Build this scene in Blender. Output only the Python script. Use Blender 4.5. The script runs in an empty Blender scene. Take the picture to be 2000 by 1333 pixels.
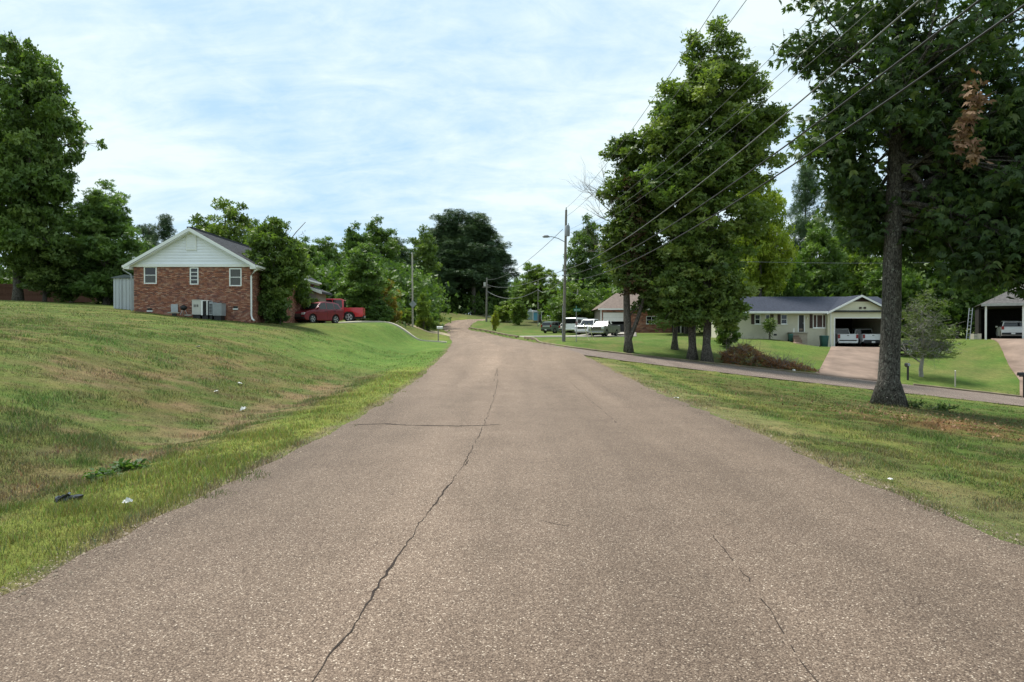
import bpy, bmesh, math, random
import numpy as np
from mathutils import Vector, Matrix

scene = bpy.context.scene
COL = scene.collection
R = math.radians
rng = np.random.default_rng(11)
random.seed(5)

# ------------------------------------------------------------------ camera, sky, sun, exposure
FPX = 1350.0            # focal length in pixels of the 2000 px wide photograph
HZ = 655.0              # row of the horizon in the photograph
EYE = 1.7
cam_d = bpy.data.cameras.new('camera')
cam_d.sensor_width = 36.0
cam_d.lens = 36.0 * FPX / 2000.0
cam_d.clip_start = 0.05
cam_d.clip_end = 6000.0
cam = bpy.data.objects.new('camera', cam_d)
COL.objects.link(cam)
cam.location = (0, 0, EYE)
cam.rotation_euler = (R(90) - math.atan((666.5 - HZ) / FPX), 0, 0)
scene.camera = cam

SUN_DIR = Vector((-0.28, 0.30, 0.91)).normalized()      # towards the sun
sun_d = bpy.data.lights.new('sun', 'SUN')
sun_d.energy = 3.6
sun_d.angle = R(11)
sun_d.color = (1.0, 0.955, 0.88)
sun = bpy.data.objects.new('sun', sun_d)
COL.objects.link(sun)
sun.rotation_euler = SUN_DIR.to_track_quat('Z', 'Y').to_euler()

world = bpy.data.worlds.new('World')
scene.world = world
world.use_nodes = True
nt = world.node_tree
nt.nodes.clear()


def N(tree, typ, **kw):
    n = tree.nodes.new(typ)
    for k, v in kw.items():
        if k == 'ins':
            for kk, vv in v.items():
                n.inputs[kk].default_value = vv
        else:
            setattr(n, k, v)
    return n


def ramp(tree, fac, stops):
    n = tree.nodes.new('ShaderNodeValToRGB')
    el = n.color_ramp.elements
    while len(el) < len(stops):
        el.new(0.5)
    for e, (p, c) in zip(el, stops):
        e.position = p
        e.color = c if len(c) == 4 else (*c, 1)
    tree.links.new(fac, n.inputs[0])
    return n.outputs[0]


def mixc(tree, fac, a, b, mode='MIX'):
    n = tree.nodes.new('ShaderNodeMix')
    n.data_type = 'RGBA'
    n.blend_type = mode
    for s, v in ((0, fac), (6, a), (7, b)):
        if hasattr(v, 'is_linked'):
            tree.links.new(v, n.inputs[s])
        else:
            n.inputs[s].default_value = v if s == 0 else ((*v, 1) if len(v) == 3 else v)
    return n.outputs[2]


def mathn(tree, op, a, b=None, clamp=False):
    n = tree.nodes.new('ShaderNodeMath')
    n.operation = op
    n.use_clamp = clamp
    for i, v in enumerate((a, b)):
        if v is None:
            continue
        if hasattr(v, 'is_linked'):
            tree.links.new(v, n.inputs[i])
        else:
            n.inputs[i].default_value = v
    return n.outputs[0]


# hazy cirrus sheet over a Nishita sky; the same sheet covers the whole dome
sky = N(nt, 'ShaderNodeTexSky', sky_type='NISHITA', sun_disc=False)
sky.sun_elevation = math.asin(SUN_DIR.z)
sky.sun_rotation = math.atan2(SUN_DIR.x, SUN_DIR.y)
sky.air_density = 1.0
sky.dust_density = 2.0
sky.ozone_density = 1.5
tc = N(nt, 'ShaderNodeTexCoord')
sep = N(nt, 'ShaderNodeSeparateXYZ')
nt.links.new(tc.outputs['Generated'], sep.inputs[0])
zc = mathn(nt, 'ADD', mathn(nt, 'MAXIMUM', sep.outputs[2], 0.0), 0.30)
px = mathn(nt, 'DIVIDE', sep.outputs[0], zc)
py = mathn(nt, 'DIVIDE', sep.outputs[1], zc)
cmb = N(nt, 'ShaderNodeCombineXYZ')
nt.links.new(px, cmb.inputs[0])
nt.links.new(py, cmb.inputs[1])


def cloud(rot, scl, scale, detail, rough, dist, loc=(0, 0, 0)):
    mp = N(nt, 'ShaderNodeMapping')
    mp.inputs['Rotation'].default_value = (0, 0, R(rot))
    mp.inputs['Scale'].default_value = scl
    mp.inputs['Location'].default_value = loc
    nt.links.new(cmb.outputs[0], mp.inputs[0])
    nz = N(nt, 'ShaderNodeTexNoise', ins={'Scale': scale, 'Detail': detail, 'Roughness': rough, 'Distortion': dist})
    nt.links.new(mp.outputs[0], nz.inputs['Vector'])
    return nz.outputs[0]


c1 = cloud(35, (1.0, 0.6, 1), 1.1, 8, 0.58, 0.4, (2.3, 0.4, 0))      # broad banks
c2 = cloud(62, (1.0, 2.6, 1), 1.6, 9, 0.62, 0.9, (0.6, 1.7, 0))       # streaks
c3 = cloud(-40, (1.0, 1.7, 1), 6.5, 7, 0.65, 0.5, (1.0, 4.0, 0))         # fine ripples
cl = mathn(nt, 'ADD', mathn(nt, 'ADD', mathn(nt, 'MULTIPLY', c1, 0.50), mathn(nt, 'MULTIPLY', c2, 0.33)), mathn(nt, 'MULTIPLY', c3, 0.22))
cover = ramp(nt, cl, [(0.42, (0, 0, 0)), (0.51, (0.5, 0.5, 0.5)), (0.60, (1, 1, 1))])
veil = mixc(nt, 0.80, sky.outputs[0], (3.1, 4.65, 6.15))                # thin high haze everywhere
skyc = mixc(nt, cover, veil, (5.35, 6.15, 6.25))
bg = N(nt, 'ShaderNodeBackground', ins={'Strength': 0.1})
nt.links.new(skyc, bg.inputs[0])
wo = N(nt, 'ShaderNodeOutputWorld')
nt.links.new(bg.outputs[0], wo.inputs[0])

vs = scene.view_settings
vs.view_transform = 'Standard'
vs.look = 'None'
vs.exposure = 0.78
vs.gamma = 1.0
vs.use_curve_mapping = False

# ------------------------------------------------------------------ helpers
def smooth01(a, b, x):
    t = np.clip((x - a) / (b - a), 0, 1)
    return t * t * (3 - 2 * t)


def pchip(xs, ys):
    xs = np.array(xs, float)
    ys = np.array(ys, float)
    h = np.diff(xs)
    d = np.diff(ys) / h
    m = np.zeros_like(ys)
    m[0], m[-1] = d[0], d[-1]
    for i in range(1, len(xs) - 1):
        if d[i - 1] * d[i] > 0:
            w1, w2 = 2 * h[i] + h[i - 1], h[i] + 2 * h[i - 1]
            m[i] = (w1 + w2) / (w1 / d[i - 1] + w2 / d[i])

    def f(x):
        x = np.asarray(x, float)
        xc = np.clip(x, xs[0], xs[-1])
        i = np.clip(np.searchsorted(xs, xc) - 1, 0, len(xs) - 2)
        t = (xc - xs[i]) / h[i]
        t2, t3 = t * t, t * t * t
        return ((2 * t3 - 3 * t2 + 1) * ys[i] + (t3 - 2 * t2 + t) * h[i] * m[i]
                + (-2 * t3 + 3 * t2) * ys[i + 1] + (t3 - t2) * h[i] * m[i + 1])
    return f


_perm = np.random.default_rng(3).random((256, 256))


def vnoise(x, y):
    x = np.asarray(x, float)
    y = np.asarray(y, float)
    xi, yi = np.floor(x).astype(int), np.floor(y).astype(int)
    fx, fy = x - xi, y - yi
    fx, fy = fx * fx * (3 - 2 * fx), fy * fy * (3 - 2 * fy)
    a = _perm[xi & 255, yi & 255]
    b = _perm[(xi + 1) & 255, yi & 255]
    c = _perm[xi & 255, (yi + 1) & 255]
    d = _perm[(xi + 1) & 255, (yi + 1) & 255]
    return (a * (1 - fx) + b * fx) * (1 - fy) + (c * (1 - fx) + d * fx) * fy


def fbm(x, y, o=4):
    s, a, t = 0.0, 0.5, 0.0
    for k in range(o):
        s = s + a * vnoise(x * 2 ** k + 17.3 * k, y * 2 ** k + 9.1 * k)
        t += a
        a *= 0.55
    return s / t


# ------------------------------------------------------------------ the lie of the land
zr = pchip([-300, -60, 22, 35, 45, 62, 88, 112, 135, 148, 160, 172, 200, 320, 2000],
           [0, 0, 0, .25, .6, 1.0, 1.3, 2.1, 3.1, 4.1, 5.1, 5.7, 6.4, 8.0, 14])
xl = pchip([-300, 4.4, 12, 22, 35, 45, 62, 88, 112, 135, 148, 160, 170, 178, 186, 2000],
           [-3.3, -3.27, -3.12, -3.4, -3.9, -4.3, -5.4, -7.95, -10.5, -13.5, -14.2, -13, -9, 6, 50, 50])
xr = pchip([-300, 5.4, 12, 22, 31, 42, 62, 88, 112, 135, 148, 160, 168, 175, 182, 2000],
           [4.0, 4.0, 4.22, 4.35, 4.5, 4.3, 2.3, 0, -4.1, -8.4, -8.2, -6.2, 0, 16, 60, 60])
# side street: near and far edge as functions of x
NEAR = ([4.3, 6.5, 11.3, 20.6, 25.9, 40, 80, 200], [42, 40.2, 38.2, 36, 34.8, 29.5, 17, -20])
FAR = ([-30, 2.3, 4.07, 6.7, 15.3, 21, 26.4, 32.6, 45, 80, 200], [62, 62, 55, 51, 48.4, 47.2, 45.8, 43.5, 39, 27, -8])
fnear = pchip(*NEAR)
ffar = pchip(*FAR)
prof_l = pchip([0, .9, 1.7, 2.7, 4, 5.5, 8, 10, 17, 21, 35, 60, 400], [0, .0, -.05, -.17, .04, .44, 1.15, 1.62, 2.35, 2.75, 3.6, 4.2, 6])


# levelled ground under the garage, the carport and the brown roofed house
kx0_ = 45.6
PADS = [(29.6, 37.0, 64.5, 75, .50, 5.0), (11.5, 26, 93, 107, 2.0, 8.0), (-17.2, -12.6, 52.0, 57.0, 2.60, 4.0), (-18.0, -11.4, 58.6, 61.5, 2.80, 3.2), (kx0_ - 1, 60, 57, 78, 1.28, 6.0)]


def H(x, y):
    x = np.asarray(x, float)
    y = np.asarray(y, float)
    z0 = zr(y)
    sl = np.maximum(0, xl(y) - x)
    sr = np.maximum(0, x - xr(y))
    zl = z0 + (prof_l(sl) + 1.0 * smooth01(62, 95, y) * np.minimum(sl / 4, 1)) * (1 - .85 * smooth01(160, 186, y)) + .95 * np.exp(-((y - 60.5) / 4.5) ** 2) * smooth01(0, 6, sl) * (1 - smooth01(12, 22, sl))
    slope = 0.1 * (1 - 1.15 * smooth01(75, 110, y)) * np.where(sr < 30, sr, 30 + 5 * (1 - np.exp(-(sr - 30) / 5)))
    plane = z0 - slope
    rise = np.maximum(0, y - ffar(np.maximum(x, 2.3)))
    a = plane + 0.14 * rise
    b = z0 + 0.3
    k = 0.35
    h = np.clip(0.5 + 0.5 * (b - a) / k, 0, 1)
    zrr = b * (1 - h) + a * h - k * h * (1 - h)
    zrr = np.where(sr > 0, np.where(rise > 0, zrr, plane), z0)
    z = np.where(sl > 0, zl, zrr)
    for (x0, x1, y0, y1, zp, fall) in PADS:
        dx = np.maximum(np.maximum(x0 - x, x - x1), 0)
        dy = np.maximum(np.maximum(y0 - y, y - y1), 0)
        wgt = 1 - smooth01(0, fall, np.hypot(dx, dy))
        z = z * (1 - wgt) + zp * wgt
    return z


def hz(x, y):
    return float(H(x, y))


def in_main(x, y, m=0.0):
    return (x > xl(y) - m) & (x < xr(y) + m) & (y < 181)


def in_side(x, y, m=0.0):
    return (x > 2.0) & (x > xr(y) - 0.2) & (y > fnear(np.maximum(x, 4.3)) - m) & (y < ffar(np.maximum(x, 2.3)) + m)


def gx(pxl, d):
    return (pxl - 1000.0) * d / FPX


def gz(pyl, d):
    return EYE + (HZ - pyl) * d / FPX


# ------------------------------------------------------------------ mesh helpers
def mesh_np(name, V, F, smooth=False):
    """V (n,3); F (m,k) with one k for all faces."""
    V = np.asarray(V, np.float32)
    F = np.asarray(F, np.int32)
    me = bpy.data.meshes.new(name)
    m, k = F.shape
    me.vertices.add(len(V))
    me.vertices.foreach_set('co', V.ravel())
    me.loops.add(m * k)
    me.loops.foreach_set('vertex_index', F.ravel())
    me.polygons.add(m)
    me.polygons.foreach_set('loop_start', np.arange(0, m * k, k, dtype=np.int32))
    if smooth:
        me.polygons.foreach_set('use_smooth', np.ones(m, bool))
    me.update(calc_edges=True)
    return me


def fattr(me, name, arr, domain='FACE', typ='FLOAT'):
    a = me.attributes.new(name, typ, domain)
    a.data.foreach_set('value' if typ == 'FLOAT' else 'color', np.asarray(arr, np.float32).ravel())


class MB:
    """collects polygons; build() links them as one mesh object"""

    def __init__(self):
        self.v, self.f, self.c = [], [], []

    def poly(self, pts, col=None):
        i = len(self.v)
        self.v += [tuple(p) for p in pts]
        self.f.append(list(range(i, i + len(pts))))
        self.c.append(col)
        return self

    def mesh(self, pts, faces, col=None):
        i = len(self.v)
        self.v += [tuple(p) for p in pts]
        for f in faces:
            self.f.append([i + k for k in f])
            self.c.append(col)
        return self

    def box(self, x0, x1, y0, y1, z0, z1, col=None):
        p = [(x0, y0, z0), (x1, y0, z0), (x1, y1, z0), (x0, y1, z0), (x0, y0, z1), (x1, y0, z1), (x1, y1, z1), (x0, y1, z1)]
        return self.mesh(p, [(3, 2, 1, 0), (4, 5, 6, 7), (0, 1, 5, 4), (1, 2, 6, 5), (2, 3, 7, 6), (3, 0, 4, 7)], col)

    def tube(self, pts, radii, n=6, cap=True, col=None):
        pts = [Vector(p) for p in pts]
        if not hasattr(radii, '__len__'):
            radii = [radii] * len(pts)
        base = len(self.v)
        for i, p in enumerate(pts):
            t = (pts[min(i + 1, len(pts) - 1)] - pts[max(i - 1, 0)]).normalized()
            a = t.cross(Vector((0, 0, 1)) if abs(t.z) < 0.9 else Vector((1, 0, 0))).normalized()
            b = t.cross(a)
            for k in range(n):
                an = 2 * math.pi * k / n
                self.v.append(tuple(p + (a * math.cos(an) + b * math.sin(an)) * radii[i]))
        for i in range(len(pts) - 1):
            for k in range(n):
                q = base + i * n
                self.f.append([q + k, q + n + k, q + n + (k + 1) % n, q + (k + 1) % n])
                self.c.append(col)
        if cap:
            self.f.append([base + k for k in range(n)])
            self.f.append([base + (len(pts) - 1) * n + k for k in range(n)][::-1])
            self.c += [col, col]
        return self

    def cyl(self, c, axis, r, h, n=16, col=None):
        c = Vector(c)
        ax = Vector(axis).normalized()
        return self.tube([c - ax * h / 2, c + ax * h / 2], [r, r], n, True, col)

    def prism(self, prof, y0, y1, axis='y', col=None):
        """profile of (a, z) pairs extruded along y (a = x) or along x (a = y)"""
        n = len(prof)
        if axis == 'y':
            p = [(a, y0, z) for a, z in prof] + [(a, y1, z) for a, z in prof]
        else:
            p = [(y0, a, z) for a, z in prof] + [(y1, a, z) for a, z in prof]
        f = [tuple(range(n)), tuple(range(2 * n - 1, n - 1, -1))] + [(i, n + i, n + (i + 1) % n, (i + 1) % n) for i in range(n)]
        return self.mesh(p, f, col)

    def build(self, name, mat, parent=None, bevel=0.0, smooth=False, loc=None, seg=2):
        me = bpy.data.meshes.new(name)
        me.from_pydata(self.v, [], self.f)
        if any(c is not None for c in self.c):
            arr = np.array([(*c, 1.0) if c is not None else (1, 1, 1, 1) for c in self.c], np.float32)
            fattr(me, 'col', arr, 'FACE', 'FLOAT_COLOR')
        bm = bmesh.new()
        bm.from_mesh(me)
        bmesh.ops.recalc_face_normals(bm, faces=bm.faces[:])
        if bevel > 0:
            ed = [e for e in bm.edges if len(e.link_faces) == 2 and e.calc_face_angle(0) > R(28)]
            bmesh.ops.bevel(bm, geom=ed, offset=bevel, segments=seg, affect='EDGES', clamp_overlap=True, profile=0.6)
        bm.to_mesh(me)
        bm.free()
        if smooth:
            me.polygons.foreach_set('use_smooth', np.ones(len(me.polygons), bool))
            try:
                me.set_sharp_from_angle(angle=R(38))
            except Exception:
                pass
        me.materials.append(mat)
        o = bpy.data.objects.new(name, me)
        COL.objects.link(o)
        if parent is not None:
            o.parent = parent
        if loc is not None:
            o.location = loc
        return o


def link(name, me, mat=None, parent=None, loc=None, kind=None):
    o = bpy.data.objects.new(name, me)
    if mat is not None:
        me.materials.clear()
        me.materials.append(mat)
    COL.objects.link(o)
    if parent is not None:
        o.parent = parent
    if loc is not None:
        o.location = loc
    if kind:
        o['kind'] = kind
    return o


def tag(o, label, cat, group=None):
    o['label'] = label
    o['category'] = cat
    if group:
        o['group'] = group
    return o


def thing(name, label, cat, loc, rz=0.0, group=None):
    o = bpy.data.objects.new(name, None)
    o.empty_display_size = 0.2
    COL.objects.link(o)
    o.location = loc
    o.rotation_euler = (0, 0, rz)
    return tag(o, label, cat, group)


def dup(root, loc, rz, label, scale=None, group=None):
    c = root.copy()
    COL.objects.link(c)
    c.location = loc
    c.rotation_euler = (0, 0, rz)
    c['label'] = label
    if scale is not None:
        c.scale = scale if hasattr(scale, '__len__') else (scale,) * 3
    if group:
        c['group'] = group
    for ch in list(root.children):
        d = ch.copy()
        COL.objects.link(d)
        d.parent = c
        for g in list(ch.children):
            e = g.copy()
            COL.objects.link(e)
            e.parent = d
    return c


# ------------------------------------------------------------------ materials
def new_mat(name):
    m = bpy.data.materials.new(name)
    m.use_nodes = True
    t = m.node_tree
    b = t.nodes['Principled BSDF']
    return m, t, b


def plain(name, col, rough=0.6, spec=0.4, metal=0.0, var=0.15, scale=3.0, bump=0.0, bscale=40.0, coat=0.0):
    """painted, metal or plastic surface: base colour with a faint wear mottling and optional fine relief"""
    m, t, b = new_mat(name)
    tcn = N(t, 'ShaderNodeTexCoord')
    nz = N(t, 'ShaderNodeTexNoise', ins={'Scale': scale, 'Detail': 6.0, 'Roughness': 0.6})
    t.links.new(tcn.outputs['Object'], nz.inputs['Vector'])
    lo = tuple(c * (1 - var) for c in col)
    hi = tuple(min(1, c * (1 + var)) for c in col)
    c = ramp(t, nz.outputs[0], [(0.3, lo), (0.7, hi)])
    t.links.new(c, b.inputs['Base Color'])
    b.inputs['Roughness'].default_value = rough
    b.inputs['Specular IOR Level'].default_value = spec
    b.inputs['Metallic'].default_value = metal
    if coat:
        b.inputs['Coat Weight'].default_value = coat
        b.inputs['Coat Roughness'].default_value = 0.08
    if bump:
        n2 = N(t, 'ShaderNodeTexNoise', ins={'Scale': bscale, 'Detail': 4.0})
        t.links.new(tcn.outputs['Object'], n2.inputs['Vector'])
        bp = N(t, 'ShaderNodeBump', ins={'Strength': bump, 'Distance': 0.02})
        t.links.new(n2.outputs[0], bp.inputs['Height'])
        t.links.new(bp.outputs[0], b.inputs['Normal'])
    return m


def attr_mat(name, attr='col', rough=0.85, spec=0.2, nscale=30.0, namt=0.35, bump=0.3, bscale=60.0, transl=0.0):
    """colour from a mesh attribute, broken up by noise"""
    m, t, b = new_mat(name)
    a = N(t, 'ShaderNodeAttribute', attribute_name=attr)
    tcn = N(t, 'ShaderNodeTexCoord')
    nz = N(t, 'ShaderNodeTexNoise', ins={'Scale': nscale, 'Detail': 5.0, 'Roughness': 0.65})
    t.links.new(tcn.outputs['Object'], nz.inputs['Vector'])
    g = ramp(t, nz.outputs[0], [(0.25, (1 - namt,) * 3), (0.75, (1 + namt,) * 3)])
    c = mixc(t, 1.0, a.outputs['Color'], g, 'MULTIPLY')
    t.links.new(c, b.inputs['Base Color'])
    b.inputs['Roughness'].default_value = rough
    b.inputs['Specular IOR Level'].default_value = spec
    if bump:
        n2 = N(t, 'ShaderNodeTexNoise', ins={'Scale': bscale, 'Detail': 3.0})
        t.links.new(tcn.outputs['Object'], n2.inputs['Vector'])
        bp = N(t, 'ShaderNodeBump', ins={'Strength': bump, 'Distance': 0.03})
        t.links.new(n2.outputs[0], bp.inputs['Height'])
        t.links.new(bp.outputs[0], b.inputs['Normal'])
    if transl:
        tr = N(t, 'ShaderNodeBsdfTranslucent')
        t.links.new(c, tr.inputs[0])
        mx = N(t, 'ShaderNodeMixShader', ins={0: transl})
        out = t.nodes['Material Output']
        t.links.new(b.outputs[0], mx.inputs[1])
        t.links.new(tr.outputs[0], mx.inputs[2])
        t.links.new(mx.outputs[0], out.inputs[0])
    return m


def leaf_mat(name, stops, transl=0.36, rough=0.5):
    m, t, b = new_mat(name)
    a = N(t, 'ShaderNodeAttribute', attribute_name='tone')
    c = ramp(t, a.outputs['Fac'], stops)
    oi = N(t, 'ShaderNodeObjectInfo')
    c = mixc(t, 1.0, c, oi.outputs['Color'], 'MULTIPLY')
    t.links.new(c, b.inputs['Base Color'])
    b.inputs['Roughness'].default_value = rough
    b.inputs['Specular IOR Level'].default_value = 0.35
    tr = N(t, 'ShaderNodeBsdfTranslucent')
    c2 = mixc(t, 1.0, c, (1.1, 1.25, 0.55), 'MULTIPLY')
    t.links.new(c2, tr.inputs[0])
    mx = N(t, 'ShaderNodeMixShader', ins={0: transl})
    t.links.new(b.outputs[0], mx.inputs[1])
    t.links.new(tr.outputs[0], mx.inputs[2])
    t.links.new(mx.outputs[0], t.nodes['Material Output'].inputs[0])
    return m


def bark_mat(name, dark, light, sx=14.0, sz=3.0):
    m, t, b = new_mat(name)
    tcn = N(t, 'ShaderNodeTexCoord')
    mp = N(t, 'ShaderNodeMapping')
    mp.inputs['Scale'].default_value = (sx, sx, sz)
    t.links.new(tcn.outputs['Object'], mp.inputs[0])
    nz = N(t, 'ShaderNodeTexNoise', ins={'Scale': 1.0, 'Detail': 6.0, 'Roughness': 0.7, 'Distortion': 0.6})
    t.links.new(mp.outputs[0], nz.inputs['Vector'])
    vo = N(t, 'ShaderNodeTexVoronoi', ins={'Scale': 1.1, 'Randomness': 1.0})
    vo.feature = 'DISTANCE_TO_EDGE'
    t.links.new(mp.outputs[0], vo.inputs['Vector'])
    lich = N(t, 'ShaderNodeTexNoise', ins={'Scale': 9.0, 'Detail': 6.0, 'Roughness': 0.75})
    t.links.new(tcn.outputs['Object'], lich.inputs['Vector'])
    c = ramp(t, nz.outputs[0], [(0.32, dark), (0.68, light)])
    e = ramp(t, vo.outputs['Distance'], [(0.0, (0.35, 0.35, 0.35)), (0.14, (1, 1, 1))])
    c = mixc(t, 1.0, c, e, 'MULTIPLY')
    l = ramp(t, lich.outputs[0], [(0.56, (0, 0, 0)), (0.64, (0.75, 0.75, 0.75))])
    c = mixc(t, l, c, (0.24, 0.25, 0.21))
    t.links.new(c, b.inputs['Base Color'])
    b.inputs['Roughness'].default_value = 0.9
    b.inputs['Specular IOR Level'].default_value = 0.15
    hh = mathn(t, 'ADD', mathn(t, 'MULTIPLY', nz.outputs[0], 0.6), mathn(t, 'MINIMUM', vo.outputs['Distance'], 0.3))
    bp = N(t, 'ShaderNodeBump', ins={'Strength': 0.9, 'Distance': 0.05})
    t.links.new(hh, bp.inputs['Height'])
    t.links.new(bp.outputs[0], b.inputs['Normal'])
    return m


def glass_mat(name, col=(0.012, 0.015, 0.018)):
    m, t, b = new_mat(name)
    b.inputs['Base Color'].default_value = (*col, 1)
    b.inputs['Roughness'].default_value = 0.04
    b.inputs['Specular IOR Level'].default_value = 0.6
    return m


G_GREEN = [(0.0, (0.055, 0.092, 0.022)), (0.5, (0.112, 0.168, 0.040)), (1.0, (0.190, 0.240, 0.066))]
M = {
    'leaf': leaf_mat('broad_leaf', G_GREEN),
    'leaf_oak': leaf_mat('oak_leaf', [(0.0, (0.030, 0.056, 0.018)), (0.6, (0.062, 0.105, 0.030)), (1.0, (0.135, 0.175, 0.055))]),
    'needle': leaf_mat('pine_needle', [(0.0, (0.034, 0.060, 0.026)), (0.6, (0.070, 0.115, 0.046)), (1.0, (0.130, 0.175, 0.066))], 0.12, 0.6),
    'dead_leaf': leaf_mat('dead_leaf', [(0.0, (0.09, 0.045, 0.025)), (0.5, (0.17, 0.09, 0.05)), (1.0, (0.27, 0.17, 0.10))], 0.15, 0.8),
    'bark': bark_mat('grey_bark', (0.065, 0.056, 0.048), (0.20, 0.18, 0.155)),
    'bark_oak': bark_mat('furrowed_oak_bark', (0.026, 0.023, 0.020), (0.150, 0.136, 0.118), 12.0, 4.0),
    'twig': plain('dead_twig', (0.20, 0.17, 0.145), 0.9, 0.1, var=0.3),
    'white': plain('white_paint', (0.74, 0.74, 0.72), 0.5, 0.4, var=0.05),
    'trim': plain('white_trim_paint', (0.78, 0.79, 0.78), 0.45, 0.4, var=0.06, scale=1.5),
    'siding': plain('white_vinyl_siding', (0.80, 0.82, 0.88), 0.5, 0.35, var=0.06, scale=0.8),
    'glass': glass_mat('window_glass'),
    'carglass': glass_mat('tinted_car_glass', (0.010, 0.012, 0.015)),
    'black': plain('black_plastic', (0.016, 0.016, 0.018), 0.5, 0.4, var=0.2),
    'rubber': plain('tyre_rubber', (0.022, 0.022, 0.023), 0.85, 0.2, var=0.2),
    'rim': plain('alloy_rim', (0.45, 0.46, 0.48), 0.3, 0.5, metal=0.7, var=0.1),
    'steel': plain('galvanised_steel', (0.36, 0.38, 0.40), 0.45, 0.5, metal=0.5, var=0.15),
    'grey': plain('grey_painted_metal', (0.30, 0.32, 0.34), 0.5, 0.4, var=0.1),
    'acbeige': plain('beige_unit_casing', (0.50, 0.49, 0.45), 0.5, 0.4, var=0.08),
    'chrome': plain('dull_chrome', (0.55, 0.56, 0.58), 0.22, 0.5, metal=0.9, var=0.05),
    'lamp': plain('clear_headlamp', (0.62, 0.64, 0.66), 0.12, 0.6, var=0.1),
    'tail': plain('red_tail_lamp', (0.26, 0.012, 0.012), 0.2, 0.5, var=0.1),
    'wood_pole': plain('weathered_pole_wood', (0.22, 0.205, 0.18), 0.9, 0.1, var=0.25, scale=6, bump=0.4, bscale=25),
    'wood_pale': plain('pale_pole_wood', (0.42, 0.39, 0.33), 0.9, 0.1, var=0.15, scale=6, bump=0.3, bscale=25),
    'cable': plain('black_cable_sheath', (0.030, 0.031, 0.033), 0.6, 0.3, var=0.2),
    'cable_grey': plain('grey_cable_sheath', (0.16, 0.165, 0.17), 0.6, 0.3, var=0.2),
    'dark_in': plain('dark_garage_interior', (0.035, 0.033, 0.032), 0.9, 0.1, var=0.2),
    'concrete': plain('driveway_concrete', (.32, .30, .26), .9, .2, var=.22, scale=0.7, bump=0.25, bscale=30),
    'red_conc': plain('reddish_driveway_concrete', (.205, .150, .118), .9, .2, var=.34, scale=0.5, bump=0.25, bscale=30),
    'shutter': plain('brown_shutter', (0.055, 0.032, 0.028), 0.6, 0.3, var=0.15),
    'cream': plain('cream_painted_brick', (0.56, 0.53, 0.42), 0.8, 0.2, var=0.08, scale=1.2, bump=0.2, bscale=12),
    'cream_board': plain('cream_gable_board', (0.68, 0.66, 0.50), 0.7, 0.3, var=0.05, scale=1.5),
    'bin_green': plain('dark_green_bin_plastic', (0.010, 0.070, 0.058), 0.45, 0.4, var=0.15),
    'brickwork': attr_mat('clay_brick', 'col', 0.9, 0.15, 12.0, 0.22, 0.3, 60.0),
    'mortar': plain('grey_mortar', (0.30, 0.26, 0.22), 0.95, 0.1, var=0.15, scale=8),
}

# ------------------------------------------------------------------ ground sheet
def steps(a, b, s0, g, smax):
    out, x, s = [a], a, s0
    while x < b:
        x += s
        s = min(s * g, smax)
        out.append(x)
    return out


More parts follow.
